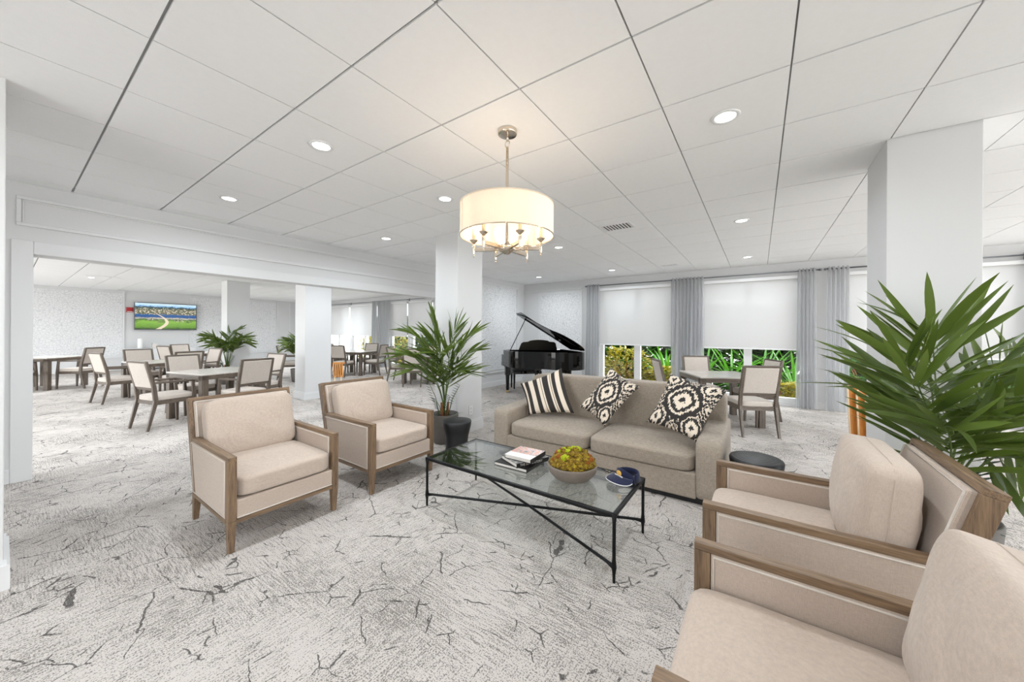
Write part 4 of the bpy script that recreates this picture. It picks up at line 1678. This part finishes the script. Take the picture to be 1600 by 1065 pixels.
# ------------------------------------------------------------------ shades, rods, curtains
def roller(label, a, b, zb, y=WY + .045):
    e = empty('roller_shade', label, 'roller shade', ((a + b) / 2, y, 2.44), 0, 'white roller shades')
    h = (b - a) / 2
    bm = BM()
    vs_ = [bm.verts.new(p) for p in ((-h, 0, zb - 2.44), (h, 0, zb - 2.44), (h, 0, 0), (-h, 0, 0))]
    bm.faces.new(vs_)
    obj('shade_cloth', bm, 'shade_cloth', e)
    boxo('bottom_bar', -h, h, -.008, .008, zb - 2.465, zb - 2.44, 'whitemetal', e, .003)
    boxo('valance', -h - .01, h + .01, -.05, .03, -.03, .03, 'whitemetal', e, .004)
    return e
SY = WY - .035
roller('lowered white roller shade on the sofa window, between narrow and gathered curtains', -3.27, -1.48, 1.105, SY)
roller('lowered white roller shade on the window behind the dining table', -1.09, .71, 1.092, SY)
roller('lowered white roller shade on the window behind the wide pillar', 1.2, 3.2, 1.03, SY)
roller('lowered white roller shade beyond the wide pillar', 3.78, 5.6, 1.03, SY)
roller('lowered white roller shade in the far room, beside the television wall', -16.28, -14.47, 1.21, SY)
roller('lowered white roller shade in the far room, left of the grey curtain pair', -14.26, -12.5, 1.21, SY)
roller('lowered white roller shade in the far room, right of the grey curtain pair', -11.68, -10.64, 1.21, SY)
roller('lowered white roller shade in the far room, behind the pillar palm', -10.47, -9.3, 1.21, SY)

def rod(label, a, b, brackets):
    e = empty('curtain_rod', label, 'curtain rod', ((a + b) / 2, WY - .12, 2.535), 0, 'curtain rods')
    h = (b - a) / 2
    bm = BM()
    tube(bm, [(-h, 0, 0), (h, 0, 0)], .012, 10)
    obj('pole', bm, 'rod', e, True)
    for s in (-1, 1):
        bm = BM()
        lathe(bm, [(0, -.02), (.018, -.02), (.02, 0), (.018, .02), (0, .02)], 12)
        f = obj('finial', bm, 'rod', e, True, (s * h, 0, 0))
        f.rotation_euler = (0, PI / 2, 0)
    for x in brackets:
        x -= (a + b) / 2
        bm = BM()
        box(bm, x - .012, x + .012, -.012, .12, -.02, -.008)
        box(bm, x - .02, x + .02, .11, .12, -.05, .05)
        obj('bracket', bm, 'rod', e)
rod('long curtain rod over the two windows behind the sofa', -3.60, .90, (-3.45, -1.28, .8))
rod('curtain rod over the window behind the wide pillar', .97, 3.30, (1.08, 3.2))
rod('curtain rod beyond the wide pillar', 3.40, 5.7, (3.5, 5.6))
rod('curtain rod over the far room windows', -16.4, -9.2, (-14.36, -12.1, -10.55))

def curtain(label, a, b, folds, zb=.015, flare=1.12, seed=0, off=0.0):
    e = empty('curtain', label, 'curtain', ((a + b) / 2, WY - .12, 0), 0, 'grey sheer curtains')
    rnd = random.Random(seed)
    h = (b - a) / 2
    nx, nz = folds * 8, 14
    ph = [rnd.uniform(-.6, .6) for _ in range(folds + 2)]
    bm = BM()
    g2 = []
    for k in range(nz + 1):
        f = k / nz
        z = 2.56 + (zb - 2.56) * f
        row = []
        wid = h * (1 + (flare - 1) * f)
        for i in range(nx + 1):
            u_ = i / nx
            q = u_ * folds
            ii = int(q) if q < folds else folds - 1
            p = ph[ii] * (1 - (q - ii)) + ph[ii + 1] * (q - ii)
            amp = (.034 + .030 * f) * (.8 + .4 * math.sin(p * 5))
            y = amp * math.sin(2 * PI * q + p * 1.2 * f) - .012
            if f < .03:
                y *= .6
            row.append(bm.verts.new(((-1 + 2 * u_) * wid + off * f + .012 * math.sin(2 * PI * q * 1.7 + p * 3) * f, y - .004, z)))
        g2.append(row)
    for k in range(nz):
        for i in range(nx):
            bm.faces.new((g2[k][i], g2[k][i + 1], g2[k + 1][i + 1], g2[k + 1][i]))
    obj('cloth', bm, 'curtain', e, True)
    bm = BM()
    for i in range(folds):
        x = -h + 2 * h * (i + .5) / folds
        bar(bm, (x, -.022, 2.50), (x, -.022, 2.575), (.022, .010), (.022, .010), (1, 0, 0))
    obj('heading_tabs', bm, 'curtain', e)
    return e
curtain('narrow grey sheer curtain beside the papered panel near the piano', -3.57, -3.24, 5, seed=1, flare=1.15)
curtain('wide gathered grey sheer curtain between the two windows behind the sofa', -1.60, -.96, 9, seed=2, flare=1.03)
curtain('grey sheer curtain at the end of the rod, left of the bare wall strip', .58, .84, 5, seed=3, flare=1.10)
curtain('grey sheer curtain right of the bare wall strip, beside the wide pillar', .99, 1.29, 5, seed=4, flare=.98)
curtain('grey sheer curtain beyond the wide pillar', 3.16, 3.50, 5, seed=5)
curtain('grey curtain of the far pair, on the television side', -12.66, -12.12, 6, seed=6)
curtain('grey curtain of the far pair, on the lounge side', -12.06, -11.50, 6, seed=7, flare=1.2)

# ------------------------------------------------------------------ palms
def leaf_mesh(name, droop, mat, seg=6, wid=.5, fold=.25):
    """unit leaflet along +x, width along y, droops to -z; tapered both ends"""
    me = bpy.data.meshes.new(name)
    vs_, fs = [], []
    for i in range(seg + 1):
        f = i / seg
        w = wid * (math.sin(PI * min(1, f * .93 + .07)) ** .75) if 0 < f < 1 else (.12 * wid if f == 0 else 0.01)
        z = -droop * f * f
        vs_ += [(f, w, z - 0 + fold * w * 0), (f, 0, z - fold * w * .35 / wid * .12), (f, -w, z)]
    for i in range(seg):
        a = i * 3
        fs += [(a, a + 1, a + 4, a + 3), (a + 1, a + 2, a + 5, a + 4)]
    me.from_pydata(vs_, [], fs)
    me.materials.append(M[mat])
    for p in me.polygons:
        p.use_smooth = True
    return me
LEAF = [leaf_mesh('leaflet', d, 'leaf', 6) for d in (.04, .14, .32)]
LEAF_HANG = leaf_mesh('leaflet', .75, 'leaf', 8)

def basis(d, up, L, W):
    x = d.normalized()
    y = up.cross(x)
    if y.length < 1e-4:
        y = Vector((0, 1, 0)).cross(x)
    y.normalize()
    z = x.cross(y)
    m = Matrix(((x.x * L, y.x * W, z.x * L, 0), (x.y * L, y.y * W, z.y * L, 0), (x.z * L, y.z * W, z.z * L, 0), (0, 0, 0, 1)))
    return m

COLS = [(-3.77, -3.28, 3.39, 3.97), (.68, 1.18, 3.40, 4.0), (-7.94, -7.43, 3.38, 3.98), (-12.31, -11.80, 3.39, 3.99)]
def blocked(p):
    return any(a < p.x < b and c < p.y < d for a, b, c, d in COLS)
def palm_frond(parent, pts, n, L, W, rnd, joined=False, hang=False):
    W = W * 2.0
    """arching rachis through pts; leaflets in two ranks, shorter towards the tip"""
    p0, p1, p2, p3 = [Vector(p) for p in pts]
    def P(f):
        g = 1 - f
        return p0 * g ** 3 + p1 * 3 * g * g * f + p2 * 3 * g * f * f + p3 * f ** 3
    N = 12
    bm = BM()
    tube(bm, [P(i / N) for i in range(N + 1)], [.0075 - .0055 * i / N for i in range(N + 1)], 6)
    jobs = []
    for k in range(n):
        f = .34 + .66 * (k + .5) / n
        p = P(f)
        d = (P(min(1, f + .02)) - P(f - .02)).normalized()
        side = d.cross(Vector((0, 0, 1)))
        if side.length < .05:
            side = RT.copy()
        side.normalize()
        for s in (-1, 1):
            spread = math.radians(rnd.uniform(38, 58) * (1 - .45 * max(0, f - .6) / .4))
            dirn = d * math.cos(spread) + side * s * math.sin(spread) + Vector((0, 0, rnd.uniform(-.22, .14)))
            if hang:
                dirn = dirn * .55 + Vector((0, 0, -.75))
            ll = L * (.72 + .45 * math.sin(PI * (.15 + .75 * (f - .34) / .66))) * rnd.uniform(.88, 1.1)
            tipw = parent.location + p + dirn.normalized() * ll
            if blocked(tipw) or blocked(parent.location + p + dirn.normalized() * ll * .6):
                continue
            up = Vector((rnd.uniform(-.8, .8), rnd.uniform(-.8, .8), rnd.uniform(.15, 1.0)))
            m = basis(dirn, up, ll, W * rnd.uniform(.85, 1.15))
            m.translation = p
            jobs.append((m, LEAF[rnd.choice((0, 1, 1, 2))]))
    m = basis(P(1) - P(.96), Vector((0, 0, 1)), L * .8, W)
    m.translation = P(1)
    jobs.append((m, LEAF[0]))
    if joined:
        fr = obj('frond', bm, 'stem', parent, True)
        b2 = BM()
        for m, me in jobs:
            vs_ = [b2.verts.new(m @ v.co) for v in me.vertices]
            for p in me.polygons:
                b2.faces.new([vs_[i] for i in p.vertices])
        me = bpy.data.meshes.new('leaflets')
        b2.to_mesh(me)
        b2.free()
        me.materials.append(M['leaf'])
        link(bpy.data.objects.new('leaflets', me), fr)
    else:
        fr = obj('frond', bm, 'stem', parent, True)
        for m, me in jobs:
            o = bpy.data.objects.new('leaflet', me)
            link(o, fr)
            o.matrix_local = m

def loc3(a, b, z):
    """a to the camera's right, b towards the camera, z up"""
    return RT * a - FW * b + Vector((0, 0, z))

def planter(e, r, h):
    bm = BM()
    lathe(bm, [(0, 0), (r * .72, 0), (r * .78, .012), (r * .93, h * .55), (r, h - .01), (r * .98, h), (r * .92, h), (r * .90, h - .05), (0, h - .055)], 36)
    obj('planter', bm, 'pot', e, True)
    bm = BM()
    lathe(bm, [(r * .90, h - .05), (r * .5, h - .035), (0, h - .03)], 24)
    obj('soil', bm, 'soil', e, True)

def palm(label, loc, fronds, r, h, seed, n, L, W, joined=False, understory=True, canes=3):
    e = empty('potted_palm', label, 'palm', loc)
    rnd = random.Random(seed)
    planter(e, r, h)
    for k in range(canes):
        a = 2 * PI * k / canes + .5
        bm = BM()
        x, y = .035 * math.cos(a), .035 * math.sin(a)
        tube(bm, [(x, y, h - .06), (x * 1.2, y * 1.2, h + .08), (x * 1.4, y * 1.4, h + .14)], [.020, .017, .013], 8)
        obj('trunk', bm, 'trunk', e, True)
    for fr in fronds:
        base, mid, up, tip = fr[:4]
        palm_frond(e, [loc3(*base), loc3(*mid), loc3(*up), loc3(*tip)], fr[4] if len(fr) > 4 and fr[4] else n, L, W, rnd, joined, hang=len(fr) > 5)
    if understory:
        for sgn, hh in ((-1, .42), (1, .36), (.4, .22), (-.5, .18)):
            bm = BM()
            b0_ = loc3(sgn * .05, .03, h - .05)
            b1_ = loc3(sgn * .20, .05, h + hh)
            tube(bm, [b0_, (b0_ + b1_) / 2 + loc3(sgn * -.02, 0, .03), b1_], [.006, .005, .003], 6)
            sp = obj('sprig', bm, 'stem', e, True)
            b2 = BM()
            for k in range(9):
                f = .42 + .58 * k / 8
                p = b0_.lerp(b1_, f)
                for s in (-1, 1):
                    m = basis(loc3(s * .8, .2 * s, .45), Vector((0, 0, 1)), .075, .020)
                    m.translation = p
                    vs_ = [b2.verts.new(m @ v.co) for v in LEAF[1].vertices]
                    for q in LEAF[1].polygons:
                        b2.faces.new([vs_[i] for i in q.vertices])
            me = bpy.data.meshes.new('sprig_leaves')
            b2.to_mesh(me)
            b2.free()
            me.materials.append(M['leaf_dark'])
            link(bpy.data.objects.new('sprig_leaves', me), sp)
        b2 = BM()
        for k in range(26):
            a = rnd.uniform(0, 2 * PI)
            m = basis(Vector((math.cos(a), math.sin(a), rnd.uniform(.2, .9))), Vector((0, 0, 1)), rnd.uniform(.10, .17), .016)
            m.translation = Vector((.08 * math.cos(a), .08 * math.sin(a), h - .05))
            vs_ = [b2.verts.new(m @ v.co) for v in LEAF[2].vertices]
            for q in LEAF[2].polygons:
                b2.faces.new([vs_[i] for i in q.vertices])
        me = bpy.data.meshes.new('ground_leaves')
        b2.to_mesh(me)
        b2.free()
        me.materials.append(M['leaf_dark'])
        link(bpy.data.objects.new('ground_leaves', me), e)
    return e

def fan(h, spread, top, seed, n=10):
    """generic ring of fronds"""
    rnd = random.Random(seed)
    out_ = []
    for k in range(n):
        a = 2 * PI * k / n + rnd.uniform(-.25, .25)
        s = spread * rnd.uniform(.6, 1.0)
        z = top - (s / spread) ** 2 * .42 + rnd.uniform(-.08, .08)
        ca, sa = math.cos(a), math.sin(a)
        out_.append(((.02 * ca, .02 * sa, h), (.04 * ca, .04 * sa, h + .45), (s * .35 * ca, s * .35 * sa, z + .10), (s * ca * .72, s * sa * .72, z)))
    return out_

# pillar palm
F1 = [((0, 0, .35), (-.02, 0, .8), (-.06, 0, 1.25), (-.12, .02, 1.48)),
      ((0, 0, .35), (.0, 0, .8), (-.12, .1, 1.22), (-.36, .12, 1.36)),
      ((0, 0, .35), (-.03, .02, .75), (-.16, .2, 1.10), (-.42, .26, 1.12)),
      ((0, 0, .35), (-.02, .05, .7), (-.12, .25, .98), (-.30, .34, .95)),
      ((0, 0, .35), (.02, 0, .8), (.06, .02, 1.2), (.14, .04, 1.42)),
      ((0, 0, .35), (.02, 0, .8), (.12, .0, 1.15), (.30, -.02, 1.33)),
      ((0, 0, .35), (.02, .03, .75), (.14, .12, 1.05), (.36, .14, 1.15)),
      ((0, 0, .35), (.01, .04, .7), (.10, .22, .95), (.24, .30, .92)),
      ((0, 0, .35), (.0, -.03, .8), (-.05, -.05, 1.2), (-.18, -.08, 1.32)),
      ((0, 0, .35), (.0, .05, .75), (.0, .18, 1.1), (-.03, .30, 1.13))]
palm('potted palm in a grey stone planter before the white pillar', (-3.27, 3.155, 0), F1, .175, .36, 5, 13, .38, .0155)
# large palm behind the armchairs
F2 = [((0, 0, .42), (-.03, .0, .85), (-.08, .02, 1.18), (-.12, .04, 1.40), 12),
      ((0, 0, .42), (-.05, .03, .80), (-.20, .08, 1.08), (-.34, .10, 1.26), 12),
      ((0, 0, .42), (-.05, .05, .70), (-.22, .12, .98), (-.36, .16, 1.14), 12),
      ((0, 0, .42), (-.04, .06, .66), (-.16, .18, .88), (-.30, .24, .95), 11),
      ((0, 0, .42), (.03, .0, .80), (.12, .02, 1.08), (.28, .05, 1.28), 12),
      ((0, 0, .42), (.04, .02, .80), (.20, .06, 1.08), (.40, .10, 1.22), 12),
      ((0, 0, .42), (.05, .08, .75), (.22, .22, .98), (.48, .26, .93), 12, True),
      ((0, 0, .42), (.02, .05, .78), (.04, .20, 1.08), (.08, .34, 1.16), 12),
      ((0, 0, .42), (.0, -.04, .80), (.03, -.10, 1.15), (.10, -.16, 1.34), 11),
      ((0, 0, .42), (.05, .02, .70), (.22, .06, .90), (.46, .05, 1.02), 11)]
palm('largest potted palm, standing behind the linen armchairs at the wide pillar', (.845, 2.93, 0), F2, .20, .42, 9, 12, .41, .019)
palm('green potted palm by the pillar near the television', (-11.35, 3.3, 0), fan(.36, .62, 1.45, 3, 11), .18, .36, 11, 9, .34, .024, True, True)
palm('dark potted palm half hidden behind the dining room pillar', (-10.35, 4.55, 0), fan(.36, .55, 1.30, 8, 10), .17, .36, 12, 9, .30, .022, True, False)

# ------------------------------------------------------------------ garden outside
LILY = [leaf_mesh('leaf', d, 'lily', 7) for d in (.10, .35, .70)]
def lily(label, x, y, sc, seed, n=26):
    e = empty('strap_leaf_plant', label, 'plant', (x, y, -.2), 0, 'strap leaved plants outside the windows')
    rnd = random.Random(seed)
    for k in range(n):
        a = 2 * PI * k / n * 1.9 + rnd.uniform(-.3, .3)
        el = rnd.uniform(.35, 1.35)
        d = Vector((math.cos(a) * math.cos(el), math.sin(a) * math.cos(el), math.sin(el)))
        m = basis(d, Vector((0, 0, 1)), sc * rnd.uniform(.8, 1.15), .055 * rnd.uniform(.8, 1.2))
        m.translation = Vector((math.cos(a) * .05, math.sin(a) * .05, .25 + rnd.uniform(0, .25)))
        o = bpy.data.objects.new('leaf', rnd.choice(LILY))
        link(o, e)
        o.matrix_local = m
    bm = BM()
    tube(bm, [(0, 0, 0), (0, 0, .5)], [.05, .03], 8)
    obj('stalk', bm, 'stem', e, True)

def shrub(label, x, y, rx, ry, h, mat, seed, n=1300, ls=.14, asp=.36, group='shrubs outside the windows'):
    e = empty('garden_shrub', label, 'shrub', (x, y, -.2), 0, group)
    rnd = random.Random(seed)
    src = LEAF[1]
    bm = BM()
    for k in range(n):
        a, q, z = rnd.uniform(0, 2 * PI), math.sqrt(rnd.uniform(.1, 1)), rnd.uniform(.02, 1)
        prof = math.sqrt(max(.05, 1 - (max(0, z - .45) / .6) ** 2))
        p = Vector((math.cos(a) * q * rx * prof, math.sin(a) * q * ry * prof, z * h))
        d = Vector((math.cos(a) + rnd.uniform(-.6, .6), math.sin(a) + rnd.uniform(-.6, .6), rnd.uniform(-.3, .8)))
        m = basis(d, Vector((rnd.uniform(-.5, .5), rnd.uniform(-.5, .5), 1)), ls * rnd.uniform(.7, 1.3), ls * asp)
        m.translation = p
        vs_ = [bm.verts.new(m @ v.co) for v in src.vertices]
        for f in src.polygons:
            bm.faces.new([vs_[i] for i in f.vertices])
    me = bpy.data.meshes.new('foliage')
    bm.to_mesh(me)
    bm.free()
    me.materials.append(M[mat])
    fo = bpy.data.objects.new('foliage', me)
    fo['kind'] = 'stuff'
    link(fo, e)
    bm = BM()
    for k in range(5):
        a = 2 * PI * k / 5
        tube(bm, [(0, 0, 0), (math.cos(a) * rx * .3, math.sin(a) * ry * .3, h * .45), (math.cos(a) * rx * .6, math.sin(a) * ry * .6, h * .85)], [.02, .014, .006], 6)
    obj('branches', bm, 'trunk', e, True)

shrub('yellow leaved shrub outside the window behind the sofa', -3.0, 9.55, .75, .45, 1.15, 'croton', 1)
shrub('low yellow shrub outside beneath the sheer curtain', -1.95, 9.35, .5, .35, .72, 'croton', 2, 800)
lily('green strap leaved plant outside, next to the yellow shrub', -2.0, 9.9, 1.15, 3)
lily('green strap leaved plant outside behind the sheer curtain', -1.15, 10.1, 1.1, 4)
lily('green strap leaved plant outside the window behind the table chair', -.55, 10.1, 1.05, 5)
lily('green strap leaved plant outside the window, behind the middle of the dining table', .05, 10.15, 1.1, 6)
lily('broad green strap leaved plant outside beside the grey curtain', .65, 9.95, 1.1, 7)
shrub('low yellow shrub outside at the foot of the dining window', .30, 9.2, .55, .3, .55, 'croton', 8, 800)
HEDGE = ['behind the first far room window', 'behind the far room windows, at the yellow shrubs', 'behind the grey far curtain pair', 'behind the far room, beyond the pillar palm',
         'behind the grand piano corner', 'behind the yellow shrub at the sofa window', 'behind the sheer curtain', 'behind the dining table window', 'behind the wide pillar window', 'beyond the wide pillar']
for k, (x, sp) in enumerate([(-16.6, 1.5), (-14.2, 1.5), (-11.8, 1.5), (-9.4, 1.5), (-4.6, 1.3), (-2.6, 1.3), (-.7, 1.3), (1.2, 1.3), (3.1, 1.3), (5.0, 1.3)]):
    shrub('dense green hedge outside, ' + HEDGE[k], x, 11.6, sp, .55, 2.3, 'hedge', 20 + k, 3000, .27, .62)
shrub('green leafy shrub outside the window behind the wide pillar', 1.9, 10.0, .7, .5, 1.15, 'hedge', 10, 900, .12)
shrub('green leafy shrub outside beyond the wide pillar', 4.3, 10.0, .9, .5, 1.2, 'hedge', 11, 900, .12)
shrub('yellow leaved shrub outside the far windows, on the television side', -14.9, 9.7, .85, .5, 1.35, 'croton', 14, 900, .14)
shrub('yellow leaved shrub outside the far windows, left of the curtain pair', -13.0, 9.7, .85, .5, 1.35, 'croton', 15, 900, .14)
lily('green strap leaved plant outside the far windows', -14.0, 10.3, 1.2, 31)
lily('green strap leaved plant outside the far windows, right of the curtain pair', -10.6, 10.0, 1.2, 32)
